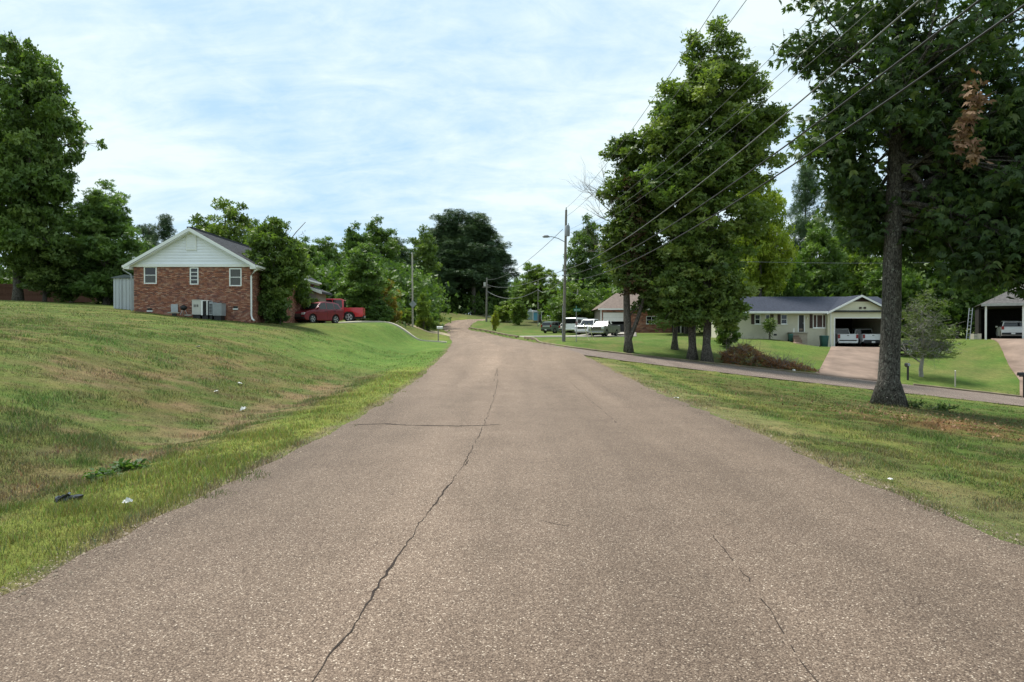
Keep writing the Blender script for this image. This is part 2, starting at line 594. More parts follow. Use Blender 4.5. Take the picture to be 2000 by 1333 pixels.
def lawn_color(x, y):
    """base colour of turf and soil: green, parched and bare patches, plus painted shade beneath the big tree"""
    x = np.asarray(x, float)
    y = np.asarray(y, float)
    n1 = fbm(x / 5.0 + 3, y / 5.0 + 7)
    n2 = fbm(x / 1.3 + 40, y / 1.3 + 11)
    n3 = fbm(x * 2.2 + 5, y * 2.2)
    sl = np.maximum(0, xl(y) - x)
    sr = np.maximum(0, x - xr(y))
    green = np.array([.092, .118, .030])
    lush = np.array([.075, .125, .028])
    dry = np.array([.122, .104, .044])
    soil = np.array([.185, .134, .082])
    fresh = np.array([.165, .192, .044])
    tan = np.array([.215, .190, .098])

    def mix(a, b, f):
        f = np.clip(f, 0, 1)[..., None]
        return a * (1 - f) + b * f
    c = np.ones(x.shape + (3,)) * green
    c = mix(c, lush, smooth01(.46, .60, n1 * .6 + n2 * .4) * .7)
    left = x < xl(y)
    # parched brow of the left lawn
    brow = np.exp(-((sl - 6.0) / 2.3) ** 2) * smooth01(11, 18, y) * (1 - smooth01(27, 34, y))
    c = mix(c, dry, np.where(left, brow * .75 * smooth01(.32, .55, n2 * .5 + n1 * .5), 0))
    c = mix(c, dry, np.where(left, .5 * smooth01(.50, .62, n2) * (1 - smooth01(14, 45, sl)), 0))
    c = mix(c, np.array([.145, .150, .045]), np.where(left, .30 * smooth01(18, 30, y) * smooth01(.4, .6, n1), 0))
    # ditch
    dt = np.exp(-((sl - 2.75) / .85) ** 2)
    c = mix(c, soil, np.where(left, dt * smooth01(.36, .56, n2 * .55 + n3 * .45) * (1 - smooth01(24, 34, y)) * 1.0, 0))
    c = mix(c, soil * .9, np.where(left, .75 * smooth01(.56, .66, n3 * .5 + n2 * .5) * (1 - smooth01(8, 13, sl)) * (1 - smooth01(18, 30, y)), 0))
    tuft = fbm(x * 1.9 + 71, y * 1.9 + 13, 3)
    ok_ = (sl > 1.7) | (sr > 1.2)
    c = mix(c, np.array([.062, .118, .026]), np.where(ok_, .5 * smooth01(.53, .64, tuft) * (y < 45), 0))
    c = mix(c, np.array([.130, .108, .052]), np.where(ok_, .45 * smooth01(.47, .38, tuft) * (y < 45), 0))
    # lush verge along the left edge
    vg = (1 - smooth01(1.35, 2.0, sl + (n3 - .5) * .5)) * (1 - smooth01(30, 50, y) * .5)
    c = mix(c, fresh, np.where(left & (sl > 0), vg * .92, 0))
    c = mix(c, np.array([.092, .158, .034]), np.where(left & (sl > 0), .85 * smooth01(28, 36, y) * (1 - smooth01(5, 10, sl)) * (1 - smooth01(66, 80, y)), 0))
    # right-hand side
    right = x > xr(y)
    wedge = right & (y < fnear(np.maximum(x, 4.3)))
    vr = 1 - smooth01(.9, 1.9, sr + (n3 - .5) * .7)
    c = mix(c, tan * .92, np.where(wedge, vr * .72 * smooth01(.30, .55, n2 * .5 + n3 * .5), 0))
    stripe = np.exp(-((sr - 2.5) / .5) ** 2)
    c = mix(c, np.array([.175, .185, .055]), np.where(wedge, stripe * .8, 0))
    litter = np.exp(-(((x - 13.0) / 4.2) ** 2 + ((y - 18.5) / 3.4) ** 2))
    c = mix(c, np.array([.155, .092, .044]), np.where(wedge, litter * 1.25 * smooth01(.38, .58, n3 * .6 + n2 * .4), 0))
    under = np.exp(-(((x - 14.0) / 3.6) ** 2 + ((y - 24.5) / 2.6) ** 2))  # shade beneath the big tree, painted into the turf colour
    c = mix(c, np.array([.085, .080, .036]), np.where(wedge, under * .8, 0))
    swale = np.exp(-((sr - 4.6) / 1.6) ** 2) * smooth01(20, 26, y) * (1 - smooth01(34, 40, y))
    c = mix(c, dry, np.where(wedge, swale * .7 * smooth01(.38, .55, n2), 0))
    edge2 = wedge & (y > fnear(np.maximum(x, 4.3)) - 2.6)
    c = mix(c, np.array([.15, .165, .05]), np.where(edge2, .55, 0))
    far_r = right & (y > ffar(np.maximum(x, 2.3)))
    near_k = np.exp(-((y - ffar(np.maximum(x, 2.3)) - 3.5) / 2.6) ** 2) * (x < 22) * (x > 8)
    c = mix(c, dry * .95, np.where(far_r, near_k * .8 * smooth01(.35, .55, n2), 0))
    c = mix(c, np.array([.078, .135, .030]), np.where(far_r, .55, 0))
    c = mix(c, np.array([.150, .140, .060]), np.where(far_r, .45 * smooth01(.47, .62, fbm(x / 2.4 + 9, y / 3.2 + 31)), 0))
    fringe = (1 - smooth01(.02, .34, np.maximum(sl, sr) + (n3 - .5) * .5)) * (y < 60)
    c = mix(c, np.array([.150, .122, .078]), np.where(left | right, fringe * .9, 0))
    mott = fbm(x * .55 + 60, y * .55)[..., None]
    c = c * (.80 + .40 * mott)
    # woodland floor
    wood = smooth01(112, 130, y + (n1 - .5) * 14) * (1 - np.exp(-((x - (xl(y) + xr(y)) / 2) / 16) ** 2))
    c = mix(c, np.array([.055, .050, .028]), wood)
    return c


gxs = sorted(set([-v for v in steps(16, 1800, .3, 1.075, 120)] + list(np.arange(-16, 16.01, .27)) + steps(16, 1800, .3, 1.075, 120)))
gys = [-300, -120, -60, -30] + steps(-16, 32, .27, 1.0, .27) + steps(32.4, 2600, .4, 1.05, 160)
GX, GY = np.meshgrid(np.array(gxs), np.array(gys))
GZ = H(GX, GY)
near = 1 - smooth01(60, 110, GY)
GZ = GZ + near * ((fbm(GX * .9, GY * .9) - .5) * .10 + (fbm(GX * 3.1, GY * 3.1, 2) - .5) * .045) * np.minimum(1, np.maximum(np.maximum(0, xl(GY) - GX), np.maximum(0, GX - xr(GY))) / .8)
inm = in_main(GX, GY, -.12) | in_side(GX, GY, .12)
GZ = np.where(inm, H(GX, GY) - .07, GZ)
# level pads under the drives are cut a little so the concrete sheets lie on top
ny, nx = GX.shape
idx = np.arange(ny * nx).reshape(ny, nx)
Fq = np.stack([idx[:-1, :-1], idx[:-1, 1:], idx[1:, 1:], idx[1:, :-1]], -1).reshape(-1, 4)
gme = mesh_np('ground', np.stack([GX, GY, GZ], -1).reshape(-1, 3), Fq, True)
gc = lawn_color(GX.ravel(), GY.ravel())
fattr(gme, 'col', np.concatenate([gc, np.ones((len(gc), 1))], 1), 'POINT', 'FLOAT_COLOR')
m, t, b = new_mat('turf_and_soil')
a = N(t, 'ShaderNodeAttribute', attribute_name='col')
tcn = N(t, 'ShaderNodeTexCoord')
n1 = N(t, 'ShaderNodeTexNoise', ins={'Scale': 3.5, 'Detail': 9.0, 'Roughness': 0.78})
t.links.new(tcn.outputs['Object'], n1.inputs['Vector'])
n2 = N(t, 'ShaderNodeTexNoise', ins={'Scale': 24.0, 'Detail': 5.0, 'Roughness': 0.75})
t.links.new(tcn.outputs['Object'], n2.inputs['Vector'])
n3 = N(t, 'ShaderNodeTexNoise', ins={'Scale': 0.55, 'Detail': 6.0, 'Roughness': 0.7})
t.links.new(tcn.outputs['Object'], n3.inputs['Vector'])
g1 = ramp(t, n1.outputs[0], [(0.28, (0.62, 0.62, 0.60)), (0.72, (1.36, 1.36, 1.30))])
g2 = ramp(t, n2.outputs[0], [(0.30, (0.62, 0.62, 0.62)), (0.70, (1.35, 1.35, 1.30))])
g3 = ramp(t, n3.outputs[0], [(0.36, (0.78, 0.90, 0.76)), (0.66, (1.24, 1.08, 1.10))])
c = mixc(t, 1.0, a.outputs['Color'], g1, 'MULTIPLY')
c = mixc(t, 1.0, c, g2, 'MULTIPLY')
c = mixc(t, 1.0, c, g3, 'MULTIPLY')
t.links.new(c, b.inputs['Base Color'])
b.inputs['Roughness'].default_value = 0.95
b.inputs['Specular IOR Level'].default_value = 0.1
bp = N(t, 'ShaderNodeBump', ins={'Strength': 0.8, 'Distance': 0.05})
t.links.new(n2.outputs[0], bp.inputs['Height'])
t.links.new(bp.outputs[0], b.inputs['Normal'])
link('ground', gme, m, kind='structure')


# ------------------------------------------------------------------ roads
def road_mat(name, warm):
    """chip seal: light and dark stone chips bound in tan asphalt, worn wheel tracks"""
    m, t, b = new_mat(name)
    tcn = N(t, 'ShaderNodeTexCoord')
    v1 = N(t, 'ShaderNodeTexVoronoi', ins={'Scale': 118.0, 'Randomness': 1.0})
    t.links.new(tcn.outputs['Object'], v1.inputs['Vector'])
    hsv = N(t, 'ShaderNodeSeparateColor')
    t.links.new(v1.outputs['Color'], hsv.inputs[0])
    chip = ramp(t, hsv.outputs[0], [(0.0, (.070, .052, .042)), (0.30, (.138, .108, .088)), (0.62, (.172, .137, .112)), (0.86, (.222, .180, .150)), (0.96, (.32, .275, .235)), (1.0, (.52, .48, .43))])
    gap = ramp(t, v1.outputs['Distance'], [(0.35, (1, 1, 1)), (0.75, (.55, .52, .50))])
    c = mixc(t, 1.0, chip, gap, 'MULTIPLY')
    # fine dust
    n0 = N(t, 'ShaderNodeTexNoise', ins={'Scale': 150.0, 'Detail': 3.0, 'Roughness': 0.7})
    t.links.new(tcn.outputs['Object'], n0.inputs['Vector'])
    d0 = ramp(t, n0.outputs[0], [(0.3, (.8, .8, .8)), (0.7, (1.2, 1.2, 1.2))])
    c = mixc(t, 1.0, c, d0, 'MULTIPLY')
    # lengthwise tracks and patches
    mp = N(t, 'ShaderNodeMapping')
    mp.inputs['Scale'].default_value = (0.55, 0.045, 1)
    t.links.new(tcn.outputs['Object'], mp.inputs[0])
    n1 = N(t, 'ShaderNodeTexNoise', ins={'Scale': 1.7, 'Detail': 5.0, 'Roughness': 0.6})
    t.links.new(mp.outputs[0], n1.inputs['Vector'])
    n2 = N(t, 'ShaderNodeTexNoise', ins={'Scale': 0.8, 'Detail': 6.0, 'Roughness': 0.65})
    t.links.new(tcn.outputs['Object'], n2.inputs['Vector'])
    f1 = ramp(t, n1.outputs[0], [(0.34, (.86, .845, .83)), (0.66, (1.14, 1.13, 1.12))])
    f2 = ramp(t, n2.outputs[0], [(0.34, (.90, .89, .88)), (0.66, (1.09, 1.09, 1.09))])
    c = mixc(t, 1.0, c, f1, 'MULTIPLY')
    c = mixc(t, 1.0, c, f2, 'MULTIPLY')
    at = N(t, 'ShaderNodeAttribute', attribute_name='col')
    c = mixc(t, 1.0, c, at.outputs['Color'], 'MULTIPLY')
    c = mixc(t, 1.0, c, warm, 'MULTIPLY')
    t.links.new(c, b.inputs['Base Color'])
    b.inputs['Roughness'].default_value = 0.82
    b.inputs['Specular IOR Level'].default_value = 0.25
    bp = N(t, 'ShaderNodeBump', ins={'Strength': 0.55, 'Distance': 0.008})
    hgt = mathn(t, 'SUBTRACT', 1.0, v1.outputs['Distance'])
    t.links.new(hgt, bp.inputs['Height'])
    t.links.new(bp.outputs[0], b.inputs['Normal'])
    return m


ys = np.array(steps(-30, 30, .15, 1.0, .15) + steps(30.5, 180, .5, 1.02, 1.2))
NC = 16
u = np.linspace(0, 1, NC + 1)
jl = (fbm(ys * 1.9, ys * 0 + 3.1) - .5) * .20 + (fbm(ys * .35, ys * 0 + 8) - .5) * .16
jr = (fbm(ys * 1.9, ys * 0 + 23.1) - .5) * .24 + (fbm(ys * .35, ys * 0 + 28) - .5) * .18
edl, edr = xl(ys) + jl, xr(ys) + jr
RX = edl[:, None] * (1 - u) + edr[:, None] * u
RY = np.repeat(ys[:, None], NC + 1, 1)
RZ = zr(RY) + .035 * (1 - (2 * u - 1) ** 2)[None] + .012
nyr, nxr = RX.shape
idx = np.arange(nyr * nxr).reshape(nyr, nxr)
Fq = np.stack([idx[:-1, :-1], idx[:-1, 1:], idx[1:, 1:], idx[1:, :-1]], -1).reshape(-1, 4)
rme = mesh_np('main_road', np.stack([RX, RY, RZ], -1).reshape(-1, 3), Fq, True)
# dusty tan down the lanes, darker bind at both edges, brighter further on
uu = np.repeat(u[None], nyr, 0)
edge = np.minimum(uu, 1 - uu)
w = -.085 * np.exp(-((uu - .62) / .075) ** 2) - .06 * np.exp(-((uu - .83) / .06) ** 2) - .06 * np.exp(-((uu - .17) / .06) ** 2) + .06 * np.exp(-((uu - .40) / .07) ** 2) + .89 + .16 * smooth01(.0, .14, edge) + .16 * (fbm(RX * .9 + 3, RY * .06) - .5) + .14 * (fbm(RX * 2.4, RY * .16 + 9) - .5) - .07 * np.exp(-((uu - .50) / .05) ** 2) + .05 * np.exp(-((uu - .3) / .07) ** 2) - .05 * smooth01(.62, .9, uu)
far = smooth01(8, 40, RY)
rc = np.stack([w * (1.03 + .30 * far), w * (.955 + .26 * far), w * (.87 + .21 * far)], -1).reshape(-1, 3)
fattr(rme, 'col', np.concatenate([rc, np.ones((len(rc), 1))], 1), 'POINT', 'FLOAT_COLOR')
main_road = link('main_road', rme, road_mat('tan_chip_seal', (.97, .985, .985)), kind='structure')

# side street: stations run from the mouth at the main road down the hill
ss = np.array([0, .04, .08, .13, .19, .26, .34, .44, .55, .67, .8, 1.0])
na = pchip([0, .13, .3, .55, 1], [4.2, 6.0, 14, 40, 160])
fa = pchip([0, .13, .3, .55, 1], [2.2, 9.5, 20, 46, 170])
sst = np.linspace(0, 1, 240)
nxs, fxs = na(sst), fa(sst)
P0 = np.stack([nxs, fnear(np.maximum(nxs, 4.3))], -1)
P1 = np.stack([fxs, ffar(np.maximum(fxs, 2.3))], -1)
P0[0], P1[0] = (4.0, 42.0), (2.0, 62.0)
v = np.linspace(0, 1, 15)
SX = P0[:, None, 0] * (1 - v) + P1[:, None, 0] * v
SY = P0[:, None, 1] * (1 - v) + P1[:, None, 1] * v
SY = SY + ((fbm(SX * 1.3, SX * 0 + 2) - .5) * .3) * np.where((v == 0) | (v == 1), 1, 0)
SZ = np.where(SX < xr(SY), zr(SY), H(SX, SY)) + .008
nyr, nxr = SX.shape
idx = np.arange(nyr * nxr).reshape(nyr, nxr)
Fq = np.stack([idx[:-1, :-1], idx[1:, :-1], idx[1:, 1:], idx[:-1, 1:]], -1).reshape(-1, 4)
sme = mesh_np('side_street', np.stack([SX, SY, SZ], -1).reshape(-1, 3), Fq, True)
fattr(sme, 'col', np.full((nyr * nxr, 4), 1.04), 'POINT', 'FLOAT_COLOR')
link('side_street', sme, road_mat('greyer_chip_seal', (1.03, 1.02, 1.04)), kind='structure')


DRIVES = []


def on_drive(x, y):
    hit = np.zeros(x.shape, bool)
    for P in DRIVES:
        c = np.zeros(x.shape, bool)
        for (x0, y0), (x1, y1) in zip(P, np.roll(P, -1, 0)):
            if y0 != y1:
                c ^= ((y0 > y) != (y1 > y)) & (x < (x1 - x0) * (y - y0) / (y1 - y0) + x0)
        hit |= c
    return hit


def grid_sheet(name, A, B, mat, lift=.02, n=30, k=8, kind='structure', wob=0.0):
    """a paved sheet between two edge polylines draped over the land"""
    def res(P):
        P = np.array(P, float)
        d = np.r_[0, np.cumsum(np.hypot(*np.diff(P, axis=0).T))]
        s = np.linspace(0, d[-1], n)
        return np.stack([np.interp(s, d, P[:, 0]), np.interp(s, d, P[:, 1])], -1)
    a_, b_ = res(A), res(B)
    DRIVES.append(np.r_[a_, b_[::-1]])
    vv = np.linspace(0, 1, k)
    X = a_[:, None, 0] * (1 - vv) + b_[:, None, 0] * vv
    Y = a_[:, None, 1] * (1 - vv) + b_[:, None, 1] * vv
    Z = H(X, Y) + lift
    i = np.arange(n * k).reshape(n, k)
    V = np.stack([X, Y, Z], -1).reshape(-1, 3)
    Fs = np.stack([i[:-1, :-1], i[1:, :-1], i[1:, 1:], i[:-1, 1:]], -1).reshape(-1, 4)
    # skirt so the slab has an edge
    rim = np.r_[i[0, :], i[1:, -1], i[-1, -2::-1], i[-2:0:-1, 0]]
    lo = V[rim] - np.array([0, 0, .14])
    j = np.arange(len(rim)) + len(V)
    S = np.stack([rim, np.roll(rim, -1), np.roll(j, -1), j], -1)
    me = mesh_np(name, np.r_[V, lo], np.r_[Fs, S], False)
    return link(name, me, mat, kind=kind)


# drives
grid_sheet('driveway', [(20.6, 47.3), (21.6, 48.6), (26.6, 58), (30.3, 65.15)], [(25.8, 46.0), (25.6, 48.0), (31.0, 57.6), (35.7, 65.15)], M['red_conc'], .07)
grid_sheet('driveway', [(32.2, 43.8), (36, 49), (45.2, 65.2), (48.5, 70)], [(39.0, 41.4), (43, 49), (53.5, 61), (56, 67)], M['red_conc'], .09)
grid_sheet('driveway', [(0.9, 82), (6, 84.0), (10.5, 90.0), (13.0, 97)], [(1.4, 76.5), (7, 77.5), (14.8, 82), (17.4, 97)], M['concrete'], .10)
strip_conc = plain('pale_strip_concrete', (.42, .39, .31), .9, .2, var=.15, scale=1.0, bump=.2)
grid_sheet('driveway_strip', [(-6.0, 62.2), (-9.3, 60.2), (-12.6, 57.6), (-15.0, 55)], [(-6.0, 63.6), (-9.1, 61.5), (-12.2, 59.0), (-14.4, 56.4)], strip_conc, .10, k=3)
grid_sheet('driveway_strip', [(-7.2, 64.2), (-9.3, 63.0), (-12.0, 60.9), (-14.0, 59.4)], [(-7.2, 65.6), (-9.1, 64.4), (-11.6, 62.3), (-13.4, 60.8)], strip_conc, .10, k=3)
grid_sheet('gravel_lay_by', [(-8.4, 96), (-13, 97), (-20, 99)], [(-9.6, 106), (-14, 106), (-20, 107)], plain('tan_gravel', (.30, .25, .17), .95, .1, var=.25, scale=2), .05)

# low kerb along the far side of the junction and the right-hand side of the main road
kp = [(float(xr(y)) + .08, y) for y in np.arange(140, 62, -2.5)] + [(float(x), float(ffar(x))) for x in np.arange(2.6, 60, .8)]
kb = MB()
for i in range(len(kp) - 1):
    (x0, y0), (x1, y1) = kp[i], kp[i + 1]
    if 76.0 < (y0 + y1) / 2 < 82.5 and x0 < 3 or 20.4 < x0 < 26.0 or 32.0 < x0 < 39.2:
        continue
    L = math.hypot(x1 - x0, y1 - y0)
    nxn, nyn = -(y1 - y0) / L, (x1 - x0) / L
    z0, z1 = hz(x0, y0), hz(x1, y1)
    q = []
    for (x, y, z) in ((x0, y0, z0), (x1, y1, z1)):
        q += [(x, y, z - .1), (x, y, z + .10), (x + nxn * .16, y + nyn * .16, z + .12), (x + nxn * .16, y + nyn * .16, z - .1)]
    kb.mesh(q, [(0, 1, 5, 4), (1, 2, 6, 5), (2, 3, 7, 6), (0, 3, 2, 1), (4, 5, 6, 7)])
ko = kb.build('kerb', plain('mossy_kerb_concrete', (.20, .165, .115), .95, .1, var=.35, scale=1.2, bump=.4))
ko['kind'] = 'structure'


# ------------------------------------------------------------------ cracks in the chip seal (open seams with ragged lips)
def on_road(pxl, pyl):
    d = 40.0
    for _ in range(30):
        d = FPX * (EYE - float(zr(d)) - .03) / (pyl - HZ)
    return gx(pxl, d), d


def crack(pts, w, seed):
    r = np.random.default_rng(seed)
    W = [on_road(*p) for p in pts]
    P = []
    for (a0, b0), (a1, b1) in zip(W[:-1], W[1:]):
        n = max(3, int(math.hypot(a1 - a0, b1 - b0) / .07))
        n = min(n, 90)
        for k in range(n):
            f = k / n
            P.append((a0 + (a1 - a0) * f, b0 + (b1 - b0) * f))
    P.append(W[-1])
    P = np.array(P)
    T = np.gradient(P, axis=0)
    T /= np.maximum(1e-6, np.hypot(T[:, 0], T[:, 1]))[:, None]
    Nn = np.stack([-T[:, 1], T[:, 0]], -1)
    s = np.arange(len(P))
    off = (fbm(s * .13 + seed, s * 0) - .5) * .06 + r.normal(0, .006, len(P))
    wid = w * (0.25 + 1.5 * np.clip(fbm(s * .11 + 50 + seed, s * 0 + 4) * 1.6 - .35, 0, 1)) * r.uniform(.5, 1.4, len(P))
    A = P + Nn * (off + wid / 2)[:, None]
    B = P + Nn * (off - wid / 2)[:, None]
    V = []
    for q in (A, B):
        uq = np.clip((q[:, 0] - xl(q[:, 1])) / (xr(q[:, 1]) - xl(q[:, 1])), 0, 1)
        V.append(np.c_[q, zr(q[:, 1]) + .035 * (1 - (2 * uq - 1) ** 2) + .0155])
    n = len(P)
    i = np.arange(n - 1)
    gap = fbm(s * .22 + 7 * seed, s * 0 + 2)[:-1]
    i = i[gap > (.12 if pts[0][0] in (965, 690) else .40)]
    return np.r_[V[0], V[1]], np.stack([i, i + 1, i + 1 + n, i + n], -1)


crack_mat = plain("dark_tar_seam", (.038, .031, .027), .95, .05, var=.4, scale=30)
for nm, pts, w in (
        ('road_crack', [(965, 690), (971, 720), (972, 745), (962, 790), (942, 838), (921, 884), (882, 945), (835, 1005), (790, 1075), (742, 1145), (722, 1178), (690, 1225), (676, 1250), (640, 1292), (612, 1345)], .0105),
        ('road_crack', [(690, 829), (750, 828), (800, 832), (900, 834), (945, 833), (978, 831)], .055),
        ('road_crack', [(1112, 745), (1150, 780), (1180, 806), (1204, 828)], .010),
        ('road_crack', [(1390, 1050), (1430, 1100), (1462, 1142), (1500, 1196), (1548, 1268), (1602, 1345)], .005),
        ('road_crack', [(925, 878), (916, 893), (910, 912)], .012),
        ('road_crack', [(850, 985), (880, 987), (915, 992)], .006),
        ('road_crack', [(1180, 920), (1300, 922), (1420, 926), (1560, 921)], .006),
        ('road_crack', [(1050, 1020), (1090, 1030), (1110, 1034)], .005)):
    V, Fc = crack(pts, w, int(pts[0][0]))
    link(nm, mesh_np(nm, V, Fc), crack_mat, main_road)


r = np.random.default_rng(91)
n = 9000
gy_ = 3.0 + 24 * r.random(n) ** 1.6
sd_ = r.random(n) < .5
off_ = r.normal(0, .13, n)
gx_ = np.where(sd_, xl(gy_) + off_, xr(gy_) - off_)
sz_ = r.uniform(.003, .009, n) * (1 + (r.random(n) < .04) * 1.5)
T4 = np.array([[1, 0, -.5], [-.5, .87, -.5], [-.5, -.87, -.5], [0, 0, .8]])
ang_ = r.uniform(0, 6.28, n)
ca, sa = np.cos(ang_), np.sin(ang_)
Vg = np.stack([np.stack([gx_ + sz_ * (t[0] * ca - t[1] * sa), gy_ + sz_ * (t[0] * sa + t[1] * ca), zr(gy_) + .022 + sz_ * t[2] * .7], -1) for t in T4], 1).reshape(-1, 3)
o4 = (np.arange(n) * 4)[:, None, None]
Fg = (o4 + np.array([[0, 1, 3], [1, 2, 3], [2, 0, 3]])[None]).reshape(-1, 3)
gv = mesh_np('edge_gravel', Vg, Fg)
cc = np.clip(np.array([.22, .18, .14]) * r.uniform(.45, 1.25, n)[:, None], 0, .6)
fattr(gv, 'col', np.repeat(np.c_[cc, np.ones(n)], 3, 0), 'FACE', 'FLOAT_COLOR')
tag(link('edge_gravel', gv, attr_mat('loose_gravel', 'col', .9, .2, 60, .2, 0), kind='stuff'), 'loose gravel crumbs along both ragged edges of the main road', 'gravel')


# ------------------------------------------------------------------ grass blades
def grass_band(y0, y1, dens, hgt, wid, nseg, seed, tuft=1.0):
    r = np.random.default_rng(seed)
    x_max = y1 * .80 + 7.5
    n = int(dens * (y1 - y0) * 2 * x_max)
    x = r.uniform(-x_max, x_max, n)
    y = r.uniform(y0, y1, n)
    over = np.abs(x) - (y * .80 + 1.0)
    k = (over < 0) | ((over < 6.5) & (r.random(n) < .55))
    k &= ~in_main(x, y, -.34) & ~in_side(x, y, .05)
    k &= ~on_drive(x, y)
    k &= ~((x > 21) & (x < 36) & (y > 60))
    k &= ~((x > -24.5) & (x < -16.2) & (y > 43.9))
    x, y = x[k], y[k]
    sl = np.maximum(0, xl(y) - x)
    sr = np.maximum(0, x - xr(y))
    col = lawn_color(x, y)
    bare = np.clip((col[:, 0] / col[:, 1] - 1.0) * 1.6, 0, .85)
    clump = fbm(x * 1.5 + 9, y * 1.5 + 2)
    keep = r.random(len(x)) > bare * (1 - smooth01(.45, .62, clump) * .6)
    edge = np.maximum(sl, sr)
    inn = np.minimum(x - xl(y), xr(y) - x)
    creep = .30 * smooth01(.50, .68, fbm(y * 1.1 + 5, np.sign(x) * 9 + y * 0, 3))
    keep &= (edge > .12) | (r.random(len(x)) < np.where(inn > 0, .5 * (inn < creep), .45))
    x, y, sl, sr, col, clump, edge = (q[keep] for q in (x, y, sl, sr, col, clump, edge))
    verge = np.exp(-((sl - .85) / .65) ** 2) * (sl > 0)
    h = hgt * (.55 + .75 * r.random(len(x))) * (.65 + .9 * smooth01(.42, .66, clump)) * (1 + .3 * verge)
    h *= np.where((sl > 1.7) | (sr > 1.2), 0.85 + .6 * smooth01(.52, .66, fbm(x * 1.9 + 71, y * 1.9 + 13, 3)), 1.0)
    h *= np.where(sl > 0, 1.0, np.where(sr < 1.6, .75, .9))
    ang = r.uniform(0, 2 * np.pi, len(x))
    lean = r.uniform(.1, .9, len(x)) * h
    la = r.uniform(0, 2 * np.pi, len(x))
    z = H(x, y) + near_z(x, y) - .012
    w = wid * r.uniform(.6, 1.3, len(x)) / 2
    dx, dy = np.cos(ang) * w, np.sin(ang) * w
    lx, ly = np.cos(la) * lean, np.sin(la) * lean
    n = len(x)
    j = np.stack([r.normal(1, .18, n), r.normal(1, .14, n), r.normal(1, .2, n)], -1) * r.uniform(.75, 1.3, n)[:, None]
    straw = r.random(n) < .10
    col = np.clip(col * j * (1.15 if y1 < 25 else 1.4), .01, .6)
    col[straw] = np.array([.26, .21, .11]) * r.uniform(.7, 1.2, (straw.sum(), 1))
    if nseg == 1:
        V = np.stack([np.c_[x - dx, y - dy, z], np.c_[x + dx, y + dy, z], np.c_[x + lx, y + ly, z + h * .95]], 1).reshape(-1, 3)
        Fg = np.arange(3 * n).reshape(-1, 3)
        per = 1
    else:
        a0, a1 = np.c_[x - dx, y - dy, z], np.c_[x + dx, y + dy, z]
        mx_, my_, mz_ = x + lx * .35, y + ly * .35, z + h * .62
        b0, b1 = np.c_[mx_ - dx * .75, my_ - dy * .75, mz_], np.c_[mx_ + dx * .75, my_ + dy * .75, mz_]
        c_ = np.c_[x + lx, y + ly, z + h * .95]
        V = np.stack([a0, a1, b0, b1, c_], 1).reshape(-1, 3)
        o = (np.arange(n) * 5)[:, None]
        Fg = np.stack([o + [0, 1, 3], o + [0, 3, 2], o + [2, 3, 4]], 1).reshape(-1, 3)
        per = 3
    return V, Fg, np.repeat(np.c_[col, np.ones(n)], per, 0)


def near_z(x, y):
    nr = 1 - smooth01(60, 110, y)
    e = np.maximum(np.maximum(0, xl(y) - x), np.maximum(0, x - xr(y)))
    return nr * ((fbm(x * .9, y * .9) - .5) * .10 + (fbm(x * 3.1, y * 3.1, 2) - .5) * .045) * np.minimum(1, e / .8)


bands = [grass_band(3.2, 7.5, 2600, .060, .0055, 2, 1),
         grass_band(7.5, 12, 1500, .058, .0085, 2, 2),
         grass_band(12, 19, 620, .058, .014, 1, 3),
         grass_band(19, 30, 240, .062, .024, 1, 4),
         grass_band(30, 46, 80, .052, .034, 1, 5)]
Vs, Fs, Cs, o = [], [], [], 0
for V, Fg, C in bands:
    Vs.append(V)
    Fs.append(Fg + o)
    Cs.append(C)
    o += len(V)
gm = mesh_np('lawn_grass', np.concatenate(Vs), np.concatenate(Fs))
fattr(gm, 'col', np.concatenate(Cs), 'FACE', 'FLOAT_COLOR')
go = link('lawn_grass', gm, attr_mat('grass_blade', 'col', .6, .25, 20, .12, 0, transl=.3), kind='stuff')
tag(go, 'short patchy lawn and verge grass on both sides of the road', 'grass')

# ------------------------------------------------------------------ buildings (built in world metres, carried by an Empty at their base)
def at0(root):
    return tuple(-c for c in root.location)


def window(root, x0, x1, z0, z1, y, rows=2, cols=1, fr=.06, mat='trim', gl='glass', sill=True, screen=False, name='window'):
    """front-facing window: frame in the opening, panes behind the bars"""
    L = at0(root)
    f = MB()
    f.box(x0, x0 + fr, y - .03, y + .06, z0, z1)
    f.box(x1 - fr, x1, y - .03, y + .06, z0, z1)
    f.box(x0 + fr, x1 - fr, y - .03, y + .06, z1 - fr, z1)
    f.box(x0 + fr, x1 - fr, y - .03, y + .06, z0, z0 + fr)
    fo = f.build(name, M[mat], root, loc=L)
    W, Hh = x1 - x0 - 2 * fr, z1 - z0 - 2 * fr
    bars = MB()
    for k in range(1, rows):
        z = z0 + fr + Hh * k / rows
        bars.box(x0 + fr, x1 - fr, y - .012, y + .05, z - .022, z + .022)
    for k in range(1, cols):
        x = x0 + fr + W * k / cols
        bars.box(x - .022, x + .022, y - .014, y + .048, z0 + fr, z1 - fr)
    if rows > 1 or cols > 1:
        bars.build('glazing_bar', M[mat], fo)
    for k in range(rows):
        for j in range(cols):
            za, zb = z0 + fr + Hh * k / rows, z0 + fr + Hh * (k + 1) / rows
            xa, xb = x0 + fr + W * j / cols, x0 + fr + W * (j + 1) / cols
            MB().box(xa, xb, y + .012, y + .022, za, zb).build('pane', M[gl], fo)
    if sill:
        MB().box(x0 - .05, x1 + .05, y - .09, y + .02, z0 - .07, z0 - .002).build('sill', M[mat], fo, bevel=.008)
    return fo


